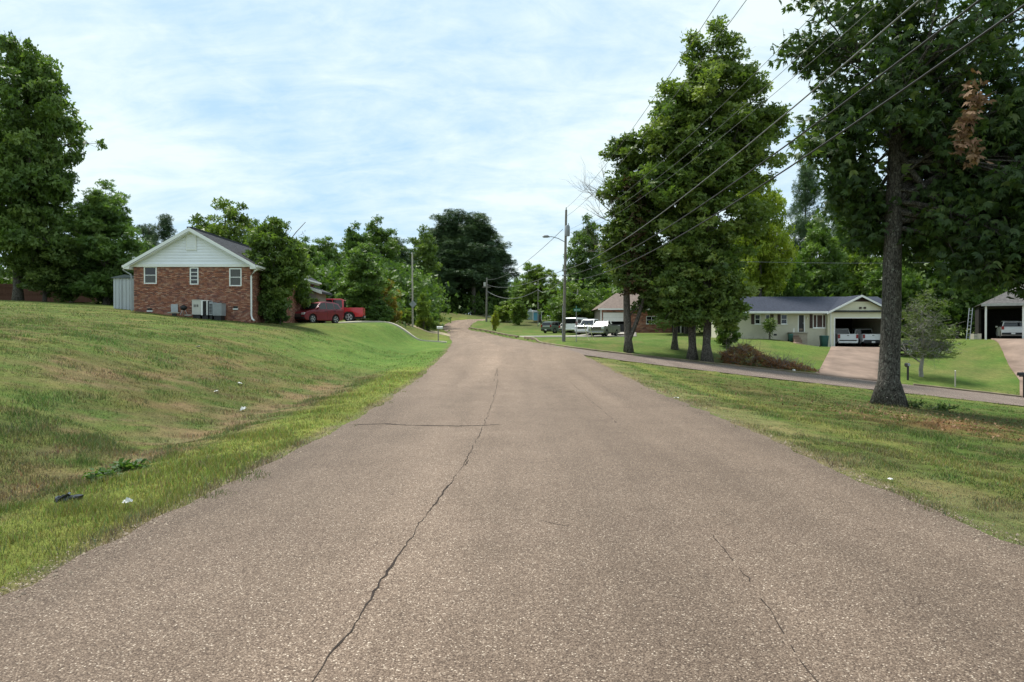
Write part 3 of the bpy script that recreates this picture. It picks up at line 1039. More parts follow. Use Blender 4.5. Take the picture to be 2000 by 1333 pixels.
BR = [(.285, .122, .078), (.325, .150, .098), (.250, .105, .072), (.355, .185, .125), (.215, .095, .074), (.385, .230, .170), (.295, .142, .105), (.175, .090, .075)]


def brick_field(mb, a0, a1, z0, z1, face, holes, r, axis='x', bl=.203, bh=.068, depth=.05):
    """individual bricks with recessed joints; holes are (a0, a1, z0, z1)"""
    z, row = z0, 0
    while z < z1 - .01:
        zt = min(z + bh - .011, z1)
        a = a0 - (bl / 2 if row % 2 else 0)
        while a < a1:
            s, e = max(a, a0), min(a + bl - .011, a1)
            a += bl
            segs = [(s, e)]
            for (h0, h1, g0, g1) in holes:
                if zt > g0 and z < g1:
                    ns = []
                    for (p, q) in segs:
                        if q <= h0 or p >= h1:
                            ns.append((p, q))
                        else:
                            if p < h0 - .02:
                                ns.append((p, h0))
                            if q > h1 + .02:
                                ns.append((h1, q))
                    segs = ns
            for (p, q) in segs:
                if q - p < .02:
                    continue
                c = BR[r.integers(len(BR))]
                k = r.uniform(.92, 1.28)
                c = tuple(min(1, v * k) for v in c)
                o = r.uniform(-.004, .004)
                if axis == 'x':
                    mb.box(p, q, face + o, face + depth, z, zt, c)
                else:
                    mb.box(face - depth, face + o, p, q, z, zt, c)
        z += bh
        row += 1


def gable_roof_prism(mb, xc, half, zr_, slope, y0, y1, th=.13, side=1, n=24):
    """one slope with stepped shingle courses"""
    prof = []
    for k in range(n + 1):
        f = k / n
        x = xc + side * half * f
        z = zr_ - slope * half * f
        if k:
            prof.append((x, z + .012))
        prof.append((x, z))
    low = [(xc + side * half, zr_ - slope * half - th), (xc, zr_ - th)]
    mb.prism(prof + low, y0, y1)


shingle_d = plain('dark_grey_shingle', (.060, .063, .070), .95, .15, var=.35, scale=5, bump=.6, bscale=30)
shingle_b = plain('blue_black_shingle', (.045, .052, .072), .95, .15, var=.25, scale=5, bump=.6, bscale=30)
shingle_t = plain('tan_brown_shingle', (.165, .130, .112), .95, .15, var=.25, scale=4, bump=.6, bscale=25)
shingle_g = plain('grey_shingle', (.105, .100, .098), .95, .15, var=.3, scale=4, bump=.6, bscale=25)

# ---- brick house on the left
r_ = np.random.default_rng(2)
BX, BY, BZ = -20.45, 44.0, 2.5
bh = thing('brick_house', 'red brick house with white siding gable and dark roof on the left lawn', 'house', (BX, BY, BZ))
Lb = at0(bh)
XL, XR, ZE, ZAP, SLP = -24.05, -16.60, 6.03, 8.50, .572
xc = (XL + XR) / 2
wins = [(gx(282, 44), gx(307, 44), gz(555, 44), gz(521, 44)), (gx(371.5, 44), gx(388.5, 44), gz(556.5, 44), gz(523, 44)), (gx(448.5, 44), gx(472.5, 44), gz(559.5, 44), gz(524.5, 44))]
vents = [(gx(288, 44), gx(298, 44), gz(609, 44), gz(603, 44)), (gx(456, 44), gx(465, 44), gz(605, 44), gz(599, 44))]
holes = [(a, b_, c_, d_) for a, b_, c_, d_ in wins] + vents
w = MB()
w.box(XL + .02, XR - .02, BY + .03, BY + .25, 1.9, ZE)
w.box(XL + .02, XL + .25, BY + .25, BY + 13.9, 1.9, ZE)
w.box(XR - .25, XR - .02, BY + .25, BY + 13.9, 1.9, ZE)
w.box(XL + .02, XR - .02, BY + 13.9, BY + 14.1, 1.9, ZE)
w.build('wall', M['mortar'], bh, loc=Lb)
bm_ = MB()
brick_field(bm_, XL, XR, 2.2, ZE - .002, BY - .022, holes, r_)
brick_field(bm_, BY + .03, BY + 13.9, 2.0, ZE - .002, XR + .022, [], r_, 'y')
o = bm_.build('brickwork', M['brickwork'], bh, loc=Lb)
o['kind'] = 'stuff'
for i, (a, b_, c_, d_) in enumerate(wins):
    window(bh, a, b_, c_, d_, BY - .005, rows=4 if i == 1 else 2, sill=False, fr=.07)
    s = MB()
    x = a - .04
    while x < b_ + .04:
        s.box(x, min(x + .068, b_ + .04), BY - .075, BY - .025, c_ - .085, c_ - .006, BR[r_.integers(5)])
        x += .08
    s.build('brick_sill', M['brickwork'], bh, loc=Lb)['kind'] = 'stuff'
blind = plain('window_blind', (.13, .13, .13), .7, .2, var=.1)
for (a, b_, c_, d_), f0, f1 in ((wins[0], .08, .46), (wins[2], .08, .92)):
    s = MB()
    hgt = d_ - c_
    k = c_ + hgt * f0
    while k < c_ + hgt * f1:
        s.box(a + .09, b_ - .09, BY + .003, BY + .006, k, k + .028)
        k += .036
    s.build('window_blind', blind, bh, loc=Lb)['kind'] = 'stuff'
for (a, b_, c_, d_) in vents:
    v_ = MB()
    v_.box(a, b_, BY + .0, BY + .028, c_ + .07, d_)
    vo = v_.build('crawl_vent', M['black'], bh, loc=Lb)
    MB().box(a - .02, b_ + .02, BY - .05, BY + .02, c_ - .01, c_ + .07).build('vent_ledge', M['white'], vo)
# white band, siding boards, gable vent
MB().box(XL - .08, XR + .08, BY - .10, BY + .20, ZE, ZE + .20).build('trim_board', M['trim'], bh, bevel=.01, loc=Lb)
zz = ZE + .203
zin = ZAP - .17
k = 0
vx0, vx1, vz0, vz1 = gx(365, 44), gx(385.5, 44), gz(490, 44), gz(456, 44)
while zz < zin - .08:
    zt = min(zz + .185, zin)
    h0, h1 = min((zin - zz) / SLP, xc - XL + .1), min((zin - zt) / SLP, xc - XL + .1)
    bo = MB()
    y0_, y1_ = BY - .045, BY - .012
    pts = [(xc - h0, y0_, zz), (xc + h0, y0_, zz), (xc + h1, y1_, zt), (xc - h1, y1_, zt),
           (xc - h0, BY + .05, zz), (xc + h0, BY + .05, zz), (xc + h1, BY + .05, zt), (xc - h1, BY + .05, zt)]
    bo.mesh(pts, [(0, 1, 2, 3), (7, 6, 5, 4), (0, 4, 5, 1), (1, 5, 6, 2), (2, 6, 7, 3), (3, 7, 4, 0)])
    bo.build('siding_board', M['siding'], bh, loc=Lb)
    zz += .188
vn = MB()
vn.box(vx0, vx1, BY - .085, BY - .04, vz0, vz1)
vv = vn.build('gable_vent', M['trim'], bh, bevel=.012, loc=Lb)
lv = MB()
for k in range(9):
    zq = vz0 + .08 + k * (vz1 - vz0 - .16) / 9
    lv.box(vx0 + .06, vx1 - .06, BY - .098, BY - .083, zq, zq + .07)
lv.build('louvre', M['siding'], vv)
# roof slopes, bargeboards, boxed eave ends, gutters
half = xc - XL + .42
rf = MB()
gable_roof_prism(rf, xc, half, ZAP, SLP, BY - .42, BY + 14.4, side=-1, n=32)
gable_roof_prism(rf, xc, half, ZAP, SLP, BY - .42, BY + 14.4, side=1, n=32)
rf.box(xc - .16, xc + .16, BY - .42, BY + 14.4, ZAP - .07, ZAP + .035)
roof = rf.build('roof', shingle_d, bh, loc=Lb)
for s_ in (-1, 1):
    bb = MB()
    z_e = ZAP - SLP * half
    bb.prism([(xc, ZAP - .02), (xc + s_ * (half + .02), z_e - .02), (xc + s_ * (half + .02), z_e - .22), (xc, ZAP - .24)], BY - .46, BY - .425)
    bb.build('bargeboard', M['trim'], bh, loc=Lb)
    sf = MB()
    sf.prism([(xc, ZAP - .25), (xc + s_ * (half - .04), z_e - .225), (xc + s_ * (half - .04), z_e - .26), (xc, ZAP - .285)], BY - .424, BY - .05)
    sf.build('rake_soffit', M['trim'], bh, loc=Lb)
    e = MB()
    xa, xb = sorted((xc + s_ * (half + .03), XL - .085 if s_ < 0 else XR + .085))
    e.prism([(xa, z_e - .26), (xb, z_e - .26), (xb, z_e + (-.10 if s_ > 0 else .16)), (xa, z_e + (.16 if s_ > 0 else -.10))], BY - .42, BY + .3)
    e.build('boxed_eave', M['trim'], bh, bevel=.012, loc=Lb)
    g = MB()
    xg0, xg1 = sorted((xc + s_ * (half + .02), xc + s_ * (half + .14)))
    g.box(xg0, xg1, BY - .40, BY + 14.3, z_e - .17, z_e - .03)
    g.build('gutter', M['white'], bh, bevel=.02, loc=Lb)
    f = MB()
    xa, xb = sorted((XL - .02 if s_ < 0 else XR + .03, xc + s_ * (half - .01)))
    f.box(xa, xb, BY + .3, BY + 14.2, z_e - .24, z_e - .20)
    f.build('soffit', M['trim'], bh, loc=Lb)
xr_ = XR + .07
dp = MB()
dp.tube([(xc + half + .05, BY - .25, ZE - .18), (XR + .30, BY - .2, ZE - .28), (xr_ - .02, BY - .10, ZE - .55), (xr_ - .02, BY - .10, 2.95), (xr_ + .05, BY - .14, 2.74), (xr_ + .22, BY - .26, 2.62)], .055, 8)
dp.build('downpipe', M['white'], bh, smooth=True, loc=Lb)
dp = MB()
dp.tube([(XL - .6, BY - .2, ZE - .18), (XL - .12, BY - .12, ZE - .5), (XL - .09, BY - .10, ZE - .9), (XL - .09, BY - .10, 3.1)], .045, 8)
dp.build('downpipe', M['grey'], bh, smooth=True, loc=Lb)
pv = MB()
pv.tube([(xc + 1.0, BY + 7.5, ZAP - .8), (xc + 1.0, BY + 7.5, ZAP + .1)], .05, 8)
pv.build('roof_pipe', M['grey'], bh, loc=Lb)
# wing at the far end: small cross gable whose corner shows beyond the shrubs
wg = MB()
wg.box(XR - .02, -15.6, 55.2, 58, 1.9, 5.15)
wg.build('side_wing_wall', M['mortar'], bh, loc=Lb)
wg = MB()
wg.prism([(-19.5, 6.9), (-15.15, 5.18), (-15.15, 5.02), (-19.5, 6.74)], 54.9, 58.3)
wg.build('side_wing_roof', shingle_d, bh, loc=Lb)
wg = MB()
wg.prism([(-19.0, 6.72), (-15.10, 5.17), (-15.10, 4.95), (-19.0, 6.50)], 54.86, 54.895)
wg.build('bargeboard', M['trim'], bh, loc=Lb)

# ---- grey shed at its left corner
shx0, shx1, shy0, shy1 = gx(222, 46.3), gx(270, 46.3), 46.3, 48.6
shz0 = 3.15
sd = thing('metal_shed', 'pale grey ribbed metal shed at the left corner of the brick house', 'shed', ((shx0 + shx1) / 2, shy0, shz0))
Ls = at0(sd)
shz1 = gz(544, 46.3)
s = MB()
s.box(shx0, shx1, shy0, shy1, shz0 - .5, shz1)
s.build('wall', plain('pale_grey_sheet', (.46, .49, .52), .5, .35, var=.08, scale=1), sd, loc=Ls)
ribm = plain('grey_sheet_rib', (.43, .46, .485), .5, .35, var=.08)
k = shx0 + .08
while k < shx1:
    s = MB()
    s.prism([(k, shy0 - .002), (k + .02, shy0 - .03), (k + .07, shy0 - .03), (k + .09, shy0 - .002)], 0, 1)
    s.v = [(a, c, shz0 - .4 + (shz1 - shz0 + .4) * (0 if i < 4 else 1)) for i, (a, b_, c) in enumerate(s.v)]
    s.build('rib', ribm, sd, loc=Ls)
    k += .235
s = MB()
s.prism([(shx0 - .1, shz1 + .05), ((shx0 + shx1) / 2, shz1 + .24), (shx1 + .1, shz1 + .10), (shx1 + .1, shz1 + .03), (shx0 - .1, shz1 + .001)], shy0 - .12, shy1 + .1)
s.build('roof', plain('dark_shed_roof', (.12, .14, .15), .6, .3), sd, loc=Ls)
MB().box(shx0 + .55, shx0 + .59, shy0 - .045, shy0 - .033, shz0 + .1, shz1 - .08).build('door_edge', M['grey'], sd, loc=Ls)

# ---- machines standing along the brick wall
def unit(name, label, cat, px0, px1, y0, y1, py_top, py_bot, mat, d=43.2, depth=.55, louv=0, louv_mat='grey', lid=None):
    x0, x1 = gx(px0, d), gx(px1, d)
    zt, zb = gz(py_top, d), gz(py_bot, d)
    t_ = thing(name, label, cat, ((x0 + x1) / 2, d + depth / 2, zb))
    L = at0(t_)
    MB().box(x0, x1, d, d + depth, zb, zt).build('casing', M[mat], t_, bevel=.015, loc=L)
    for k in range(louv):
        zz = zb + .1 + (zt - zb - .2) * k / louv
        MB().box(x0 + .05, x1 - .05, d - .014, d - .003, zz, zz + (zt - zb - .2) / louv * .55).build('louvre', M[louv_mat], t_, loc=L)
    if lid:
        MB().box(x0 - .015, x1 + .015, d - .015, d + depth + .015, zt + .002, zt + .04).build('lid', M[lid], t_, bevel=.008, loc=L)
    MB().box(x0 + .05, x1 - .05, d + .05, d + depth - .05, zb - .35, zb - .002).build('base', M['black'], t_, loc=L)
    return t_, L, x0, x1, zb, zt, d


u1 = unit('packaged_air_conditioner', 'big beige air conditioning unit with three slots against the brick wall', 'air conditioner', 375, 392, 0, 0, 587, 615, 'acbeige', 43.1, .6, lid='acbeige')
for k in range(3):
    a = u1[2] + .12 + k * .11
    MB().box(a, a + .05, u1[6] - .012, u1[6] - .002, u1[5] - .42, u1[5] - .26).build('slot', M['black'], u1[0], loc=u1[1])
u2 = unit('air_handler_frame', 'white framed unit with open dark bays right of the big beige unit', 'air conditioner', 392.6, 407, 0, 0, 588.5, 616, 'dark_in', 43.1, .6, lid='white')
for a, b_ in ((392.8, 396.5), (404, 406)):
    MB().box(gx(a, 43.1), gx(b_, 43.1), 43.06, 43.095, u2[4], u2[5]).build('frame_post', M['white'], u2[0], loc=u2[1])
u3 = unit('outdoor_condenser', 'dark grey condenser between the white framed unit and the blue grey one', 'air conditioner', 407.5, 415.5, 0, 0, 590, 616, 'grey', 43.15, .6, 7, 'black')
u4 = unit('outdoor_condenser', 'blue grey round topped condenser, rightmost of the machines on the brick wall', 'air conditioner', 416, 432.5, 0, 0, 593.5, 617, 'grey', 43.0, .7, 0, lid='steel')
for k in range(9):
    a = u4[2] + .04 + k * (u4[3] - u4[2] - .08) / 9
    MB().box(a, a + .028, u4[6] - .02, u4[6] - .003, u4[4] + .05, u4[5] - .05).build('fin', M['steel'], u4[0], loc=u4[1])
u5 = unit('crawlspace_door', 'small grey framed hatch at the foot of the brick wall left of the grill', 'hatch', 335, 346, 0, 0, 595.5, 610, 'grey', 43.93, .02)
MB().box(gx(334, 43.9), gx(347.5, 43.9), 43.90, 43.925, gz(610, 43.9), gz(594.5, 43.9)).build('frame', M['steel'], u5[0], loc=u5[1])
gp = thing('kettle_grill', 'dark round kettle grill on thin legs by the brick wall', 'grill', (gx(359, 43.4), 43.4, gz(612, 43.4)))
g = MB()
for k in range(9):
    pass
bm = bmesh.new()
bmesh.ops.create_uvsphere(bm, u_segments=18, v_segments=10, radius=.20)
me = bpy.data.meshes.new('bowl')
bm.to_mesh(me)
bm.free()
o = link('bowl', me, M['black'], gp, (0, 0, .34))
o.scale = (1, 1, .85)
for a in (0, 2.1, 4.2):
    MB().tube([(math.cos(a) * .08, math.sin(a) * .08, .22), (math.cos(a) * .24, math.sin(a) * .24, -.12)], .014, 6).build('leg', M['steel'], gp)
for a0, a1, yy in ((328, 350, 611.5), (361, 374, 616.5)):
    x0, x1 = gx(a0, 42.8), gx(a1, 42.8)
    o = MB().box(x0, x1, 42.75, 42.87, gz(yy, 42.8) - .03, gz(yy, 42.8) + .05).build('timber', M['concrete'], bevel=.01)
    tag(o, 'pale timber lying on the grass %s' % ('left of the grill under the hatch' if a0 < 350 else 'in front of the big beige air conditioner'), 'timber')

# ---- cream house with the open garage
CX, CY = 28.5, 66.0
ch = thing('cream_house', 'low cream painted house with blue black roof and open double garage', 'house', (CX, CY, .5))
Lc = at0(ch)
D = 66.0
X0, XG0, XG1 = 21.4, 30.05, 36.4
OPX0, OPX1, OPZ = gx(1631, 65.6), 35.55, gz(622, 65.6)
EZ = gz(609.5, 65.4)
w = MB()
holes_c = [(gx(1474, D), gx(1485, D), gz(633.5, D), gz(614.5, D)), (gx(1495, D), gx(1503.5, D), gz(633.5, D), gz(614.5, D)), (gx(1525, D), gx(1537.5, D), gz(633.5, D), gz(614.5, D)),
           (gx(1558, D), gx(1572, D), gz(648.5, D), gz(616, D)), (gx(1587.5, D), XG0 - .06, gz(641, D), gz(614.5, D))]
# front wall in pieces round the openings
xs_ = X0
for (a, b_, c_, d_) in holes_c:
    w.box(xs_, a, D, D + .2, 0, EZ - .12)
    w.box(a, b_, D, D + .2, 0, c_)
    w.box(a, b_, D, D + .2, d_, EZ - .12)
    xs_ = b_
w.box(xs_, XG0, D, D + .2, 0, EZ - .12)
w.box(X0, X0 + .2, D + .2, D + 8, 0, EZ - .12)
w.box(X0, XG1, D + 8, D + 8.2, 0, EZ - .12)
w.box(XG1 - .2, XG1, D + .2, D + 8, 0, EZ - .12)
w.build('wall', M['cream'], ch, loc=Lc)
# brick courses showing through the paint
cw = MB()
r_ = np.random.default_rng(8)
brick_field(cw, X0, XG0 - .03, .3, EZ - .14, D - .012, holes_c, r_, bl=.41, bh=.136, depth=.02)
cw.c = [None] * len(cw.c)
cw.build('brick_course', M['cream'], ch, loc=Lc)['kind'] = 'stuff'
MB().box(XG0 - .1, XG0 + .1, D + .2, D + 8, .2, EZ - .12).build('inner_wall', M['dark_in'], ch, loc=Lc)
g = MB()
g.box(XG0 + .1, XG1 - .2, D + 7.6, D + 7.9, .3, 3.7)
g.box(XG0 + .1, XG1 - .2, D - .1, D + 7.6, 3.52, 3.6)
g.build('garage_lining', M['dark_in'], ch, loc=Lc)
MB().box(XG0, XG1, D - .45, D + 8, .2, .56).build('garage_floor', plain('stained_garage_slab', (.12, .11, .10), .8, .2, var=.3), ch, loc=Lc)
YF = 65.62
p = MB()
p.box(XG0 - .08, OPX0 - .12, YF, YF + .3, .3, OPZ)
p.box(OPX1, XG1, YF, YF + .3, .3, OPZ)
p.box(XG0 - .08, XG1, YF, YF + .3, OPZ, EZ - .1)
p.build('garage_front', M['cream_board'], ch, loc=Lc)
MB().box(OPX0 - .12, OPX0, YF - .02, YF + .32, .5, OPZ - .002).build('door_jamb', M['white'], ch, loc=Lc)
MB().box(OPX1 - .002, OPX1 + .10, YF - .02, YF - .003, .5, OPZ).build('door_jamb', M['white'], ch, loc=Lc)
MB().box(OPX0 - .12, OPX1 + .1, YF - .022, YF - .004, OPZ - .01, OPZ + .09).build('door_head', M['white'], ch, loc=Lc)
gxc, gap = gx(1682.5, 65.3), gz(576.5, 65.3)
ghalf = gxc - gx(1614, 65.3)
gsl = (gap - gz(611, 65.3)) / ghalf
gb = MB()
zt = gap - .14
zl = EZ - .098
hw = (zt - zl) / gsl
zv = gap - .62
hv = (zt - zv) / gsl
gb.prism([(max(gxc - hw, XG0 - .08), zl), (min(gxc + hw, XG1), zl), (min(gxc + hw, XG1), max(zl, zt - gsl * (min(gxc + hw, XG1) - gxc))), (gxc + hv, zv), (gxc - hv, zv), (max(gxc - hw, XG0 - .08), max(zl, zt - gsl * (gxc - max(gxc - hw, XG0 - .08))))], YF + .01, YF + .2)
gb.build('gable_board', M['cream_board'], ch, loc=Lc)
MB().prism([(gxc - hv, zv + .003), (gxc + hv, zv + .003), (gxc, zt)], YF + .05, YF + .2).build('gable_vent', M['shutter'], ch, loc=Lc)
for q in (1680, 1688.5):
    x = gx(q, YF)
    MB().box(x - .10, x + .10, YF - .10, YF + .005, gz(603.5, YF), gz(600, YF)).build('floodlight', M['shutter'], ch, bevel=.02, loc=Lc)
for s_ in (-1, 1):
    b_ = MB()
    b_.prism([(gxc, gap), (gxc + s_ * ghalf, gap - gsl * ghalf), (gxc + s_ * ghalf, gap - gsl * ghalf - .19), (gxc, gap - .19)], YF - .44, YF - .40)
    b_.build('bargeboard', M['trim'], ch, loc=Lc)
    b_ = MB()
    gable_roof_prism(b_, gxc, ghalf - .01, gap, gsl, YF - .398, 70.0, side=s_, n=16)
    b_.build('garage_roof', shingle_b, ch, loc=Lc)
# main roof: hipped at the left end
RY0, RYR, RZR = 65.35, 70.0, gz(580, 70.0)
rx0 = gx(1436, RY0)
rhx = gx(1452, 70.0)
re = 37.0
rb = MB()
n = 18
for k in range(n):
    f0, f1 = k / n, (k + 1) / n
    y0_, y1_ = RY0 + (RYR - RY0) * f0, RY0 + (RYR - RY0) * f1
    z0_, z1_ = EZ + .03 + (RZR - EZ - .03) * f0, EZ + .03 + (RZR - EZ - .03) * f1
    xa, xb = rx0 + (rhx - rx0) * f0, rx0 + (rhx - rx0) * f1
    rb.poly([(xa, y0_, z0_ + .012), (re, y0_, z0_ + .012), (re, y1_, z1_), (xb, y1_, z1_)])
    rb.poly([(xa, y0_, z0_ + .012), (re, y0_, z0_ + .012), (re, y0_, z0_), (xa, y0_, z0_)])
YB = RYR + (RYR - RY0)
rb.poly([(rx0, YB, EZ), (re, YB, EZ), (re, RYR, RZR), (rhx, RYR, RZR)])
rb.poly([(rx0, RY0, EZ + .03), (rhx, RYR, RZR), (rx0, YB, EZ)])
rb.poly([(re, RY0, EZ + .03), (re, YB, EZ), (re, RYR, RZR)])
rb.poly([(rx0, RY0, EZ - .02), (re, RY0, EZ - .02), (re, YB, EZ - .02), (rx0, YB, EZ - .02)])
rb.build('roof', shingle_b, ch, loc=Lc)
MB().box(rx0 - .02, gx(1616, RY0), RY0 - .12, RY0 - .005, EZ - .16, EZ + .04).build('gutter', M['trim'], ch, bevel=.02, loc=Lc)
MB().box(rx0, XG0, RY0, D - .005, EZ - .14, EZ - .10).build('soffit', M['trim'], ch, loc=Lc)
curt = plain('brown_curtain', (.085, .055, .050), .8, .2, var=.2)
M['curtain'] = curt
for i, (a, b_, c_, d_) in enumerate(holes_c):
    if i == 3:
        MB().box(a, a + .10, D - .02, D + .08, c_, d_).build('door_frame', M['white'], ch, loc=Lc)
        MB().box(b_ - .10, b_, D - .02, D + .08, c_, d_).build('door_frame', M['white'], ch, loc=Lc)
        dr = MB().box(a + .10, b_ - .10, D + .04, D + .09, c_, d_).build('door', M['black'], ch, loc=Lc)
        MB().box(b_ - .17, b_ - .13, D + .0, D + .038, c_ + .75, c_ + .9).build('handle', M['steel'], dr)
        MB().box(a + .16, b_ - .2, D + .036, D + .039, c_ + .12, c_ + .32).build('kick_plate', plain('worn_door_panel', (.20, .15, .11)), dr)
    elif i == 4:
        window(ch, a, b_, c_, d_, D + .03, 1, 1, fr=.07, gl='curtain')
        for fx in (.30, .74):
            x = a + (b_ - a) * fx
            MB().box(x - .03, x + .03, D + .0, D + .05, c_ + .07, d_ - .07).build('mullion', M['trim'], ch, loc=Lc)
    else:
        window(ch, a, b_, c_, d_, D + .03, 2, 1, fr=.06)
for a, b_ in ((1467, 1473.2), (1504.3, 1510.5), (1518.5, 1524.3), (1581, 1586.8)):
    zb = gz(641 if a > 1580 else 633.5, D)
    sh = MB().box(gx(a, D), gx(b_, D), D - .055, D - .014, zb, gz(614.5, D)).build('shutter', M['shutter'], ch, loc=Lc)
    sl = MB()
    for k in range(10):
        q = zb + .06 + k * (gz(614.5, D) - zb - .12) / 10
        sl.box(gx(a, D) + .04, gx(b_, D) - .04, D - .066, D - .056, q, q + .05)
    sl.build('slat', M['shutter'], sh)['kind'] = 'stuff'
MB().box(gx(1511, D), gx(1517, D), D - .02, D + .01, gz(656, D), gz(652.5, D)).build('crawl_vent', M['black'], ch, loc=Lc)
lt = MB().tube([(gx(1575.5, D), D - .02, gz(620, D)), (gx(1575.5, D), D - .14, gz(620, D)), (gx(1575.5, D), D - .14, gz(624, D))], .05, 8).build('wall_lamp', M['white'], ch, loc=Lc)
dpx = gx(1622.5, 65.5)
MB().tube([(dpx, 65.5, EZ - .1), (dpx, 65.5, .75), (dpx - .02, 65.2, .6)], .045, 8).build('downpipe', M['trim'], ch, smooth=True, loc=Lc)
# porch and steps
pc = plain('worn_porch_concrete', (.33, .29, .24), .9, .1, var=.2)
px0, px1 = gx(1549, 64.8), gx(1578, 64.8)
pz = gz(651.5, 64.8)
MB().box(px0, px1, 64.9, 65.98, .3, pz).build('porch', pc, ch, bevel=.01, loc=Lc)
MB().box(px0 - .05, px1 + .05, 64.82, 65.97, pz + .002, pz + .10).build('porch_slab', M['concrete'], ch, bevel=.01, loc=Lc)
for k in range(3):
    MB().box(gx(1552, 64), gx(1566, 64), 64.86 - .32 * (k + 1), 64.86 - .32 * k - .003, .3, pz - .19 * (k + 1)).build('step', M['red_conc'], ch, bevel=.01, loc=Lc)
MB().tube([(gx(1550.5, 64.9), 64.95, pz), (gx(1551, 64.9), 64.95, pz + .5)], [.07, .05], 8).build('porch_urn', M['white'], ch, loc=Lc)
o = grid_sheet('garden_path', [(gx(1551, 64), 64.2), (gx(1551, 63), 62.6)], [(gx(1566, 64), 64.2), (gx(1566, 63), 62.6)], M['red_conc'], .07, n=6, k=3)

# ---- brown roofed house behind the parked cars
HB = 97.0
mh = thing('brown_roofed_house', 'house with tan brown hipped roof and white garage door behind the parked cars', 'house', (18.5, HB, 2.0))
Lm = at0(mh)
mx0, mx1 = gx(1174, HB), gx(1346, HB)
me_z = gz(603.5, HB)
w = MB()
gd0, gd1, gdz = gx(1178, HB), gx(1217.5, HB), gz(611, HB)
w.box(mx0, mx1, HB + .03, HB + 9, 1.6, me_z)
w.build('wall', M['mortar'], mh, loc=Lm)
bq = MB()
brick_field(bq, mx0, mx1, 1.7, me_z - .01, HB, [(gd0 - .05, gd1 + .05, 1.5, gdz + .05), (gx(1262, HB), gx(1283, HB), gz(633, HB), gz(618, HB)), (gx(1312, HB), gx(1346, HB), 1.5, me_z)], r_, bl=.406, bh=.136)
bq.build('brickwork', M['brickwork'], mh, loc=Lm)['kind'] = 'stuff'
for k in range(4):
    z0_, z1_ = 2.02 + (gdz - 2.02) * k / 4, 2.02 + (gdz - 2.02) * (k + 1) / 4 - .015
    MB().box(gd0, gd1, HB - .02, HB + .02, z0_, z1_).build('garage_door_panel', M['white'], mh, bevel=.008, loc=Lm)
for q in (1199, 1203.5, 1208):
    pass
window(mh, gx(1262, HB), gx(1283, HB), gz(633, HB), gz(618, HB), HB + .01, 2, 2)
MB().box(gx(1312, HB), mx1 - .1, HB + .012, HB + .028, 2.0, me_z - .05).build('porch_shade_sheet', M['dark_in'], mh, loc=Lm)  # flat dark sheet standing in for the shade inside the porch
for q in (1328, 1345):
    MB().box(gx(q, HB) - .08, gx(q, HB) + .08, HB - .5, HB - .34, 1.8, me_z - .02).build('porch_post', M['white'], mh, loc=Lm)
rb = MB()
zrg = gz(573, HB + 4.5)
a0, a1 = mx0 - .5, mx1 + .5
b0, b1 = HB - .6, HB + 9.6
ra, rb_ = gx(1203, HB + 4.5), mx1 - 3.2
yc = HB + 4.5
rb.poly([(a0, b0, me_z), (a1, b0, me_z), (rb_, yc, zrg), (ra, yc, zrg)])
rb.poly([(a1, b0, me_z), (a1, b1, me_z), (rb_, yc, zrg)])
rb.poly([(a1, b1, me_z), (a0, b1, me_z), (ra, yc, zrg), (rb_, yc, zrg)])
rb.poly([(a0, b1, me_z), (a0, b0, me_z), (ra, yc, zrg)])
rb.poly([(a0, b0, me_z - .02), (a1, b0, me_z - .02), (a1, b1, me_z - .02), (a0, b1, me_z - .02)])
rb.build('roof', shingle_t, mh, loc=Lm)
MB().box(a0, a1, b0 - .05, b0 - .004, me_z - .18, me_z + .02).build('fascia', M['trim'], mh, loc=Lm)
MB().box(gx(1172.5, HB), gx(1175, HB), HB - .1, HB - .03, 2, me_z - .2).build('downpipe', M['white'], mh, loc=Lm)

# ---- carport house at the right edge
KB = 66.0
kh = thing('carport_house', 'grey roofed house with an open two bay carport at the right edge', 'house', (gx(1918, 65.4), 65.4, 1.28))
Lk = at0(kh)
kx0, kx1 = gx(1917, 65.4), 58.5
kez, krz = gz(594, 65.4), gz(550, 70.5)
khp = 4.6
rb = MB()
n = 18
for k in range(n):
    f0, f1 = k / n, (k + 1) / n
    y0_, y1_ = 65.4 + 5.1 * f0, 65.4 + 5.1 * f1
    z0_, z1_ = kez + (krz - kez) * f0, kez + (krz - kez) * f1
    rb.poly([(kx0 + khp * f0, y0_, z0_ + .012), (kx1, y0_, z0_ + .012), (kx1, y1_, z1_), (kx0 + khp * f1, y1_, z1_)])
    rb.poly([(kx0 + khp * f0, y0_, z0_ + .012), (kx1, y0_, z0_ + .012), (kx1, y0_, z0_), (kx0 + khp * f0, y0_, z0_)])
rb.poly([(kx0, 75.6, kez), (kx1, 75.6, kez), (kx1, 70.5, krz), (kx0 + khp, 70.5, krz)])
rb.poly([(kx0, 65.4, kez), (kx0 + khp, 70.5, krz), (kx0, 75.6, kez)])
rb.poly([(kx0, 65.4, kez - .02), (kx1, 65.4, kez - .02), (kx1, 75.6, kez - .02), (kx0, 75.6, kez - .02)])
rb.build('roof', shingle_g, kh, loc=Lk)
MB().box(kx0 - .02, kx1, 65.26, 65.395, kez - .22, kez + .03).build('fascia', plain('weathered_fascia', (.36, .36, .35)), kh, loc=Lk)
for q in (1921.5, 1980.5, 2044):
    x = gx(q, 65.6)
    MB().box(x - .075, x + .075, 65.5, 65.65, .9, kez - .22).build('carport_post', M['white'], kh, loc=Lk)
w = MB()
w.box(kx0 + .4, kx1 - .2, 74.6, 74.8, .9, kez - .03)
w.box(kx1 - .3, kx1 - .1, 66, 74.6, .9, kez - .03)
w.box(kx0 + .15, kx0 + .35, 70.5, 74.8, .9, kez - .03)
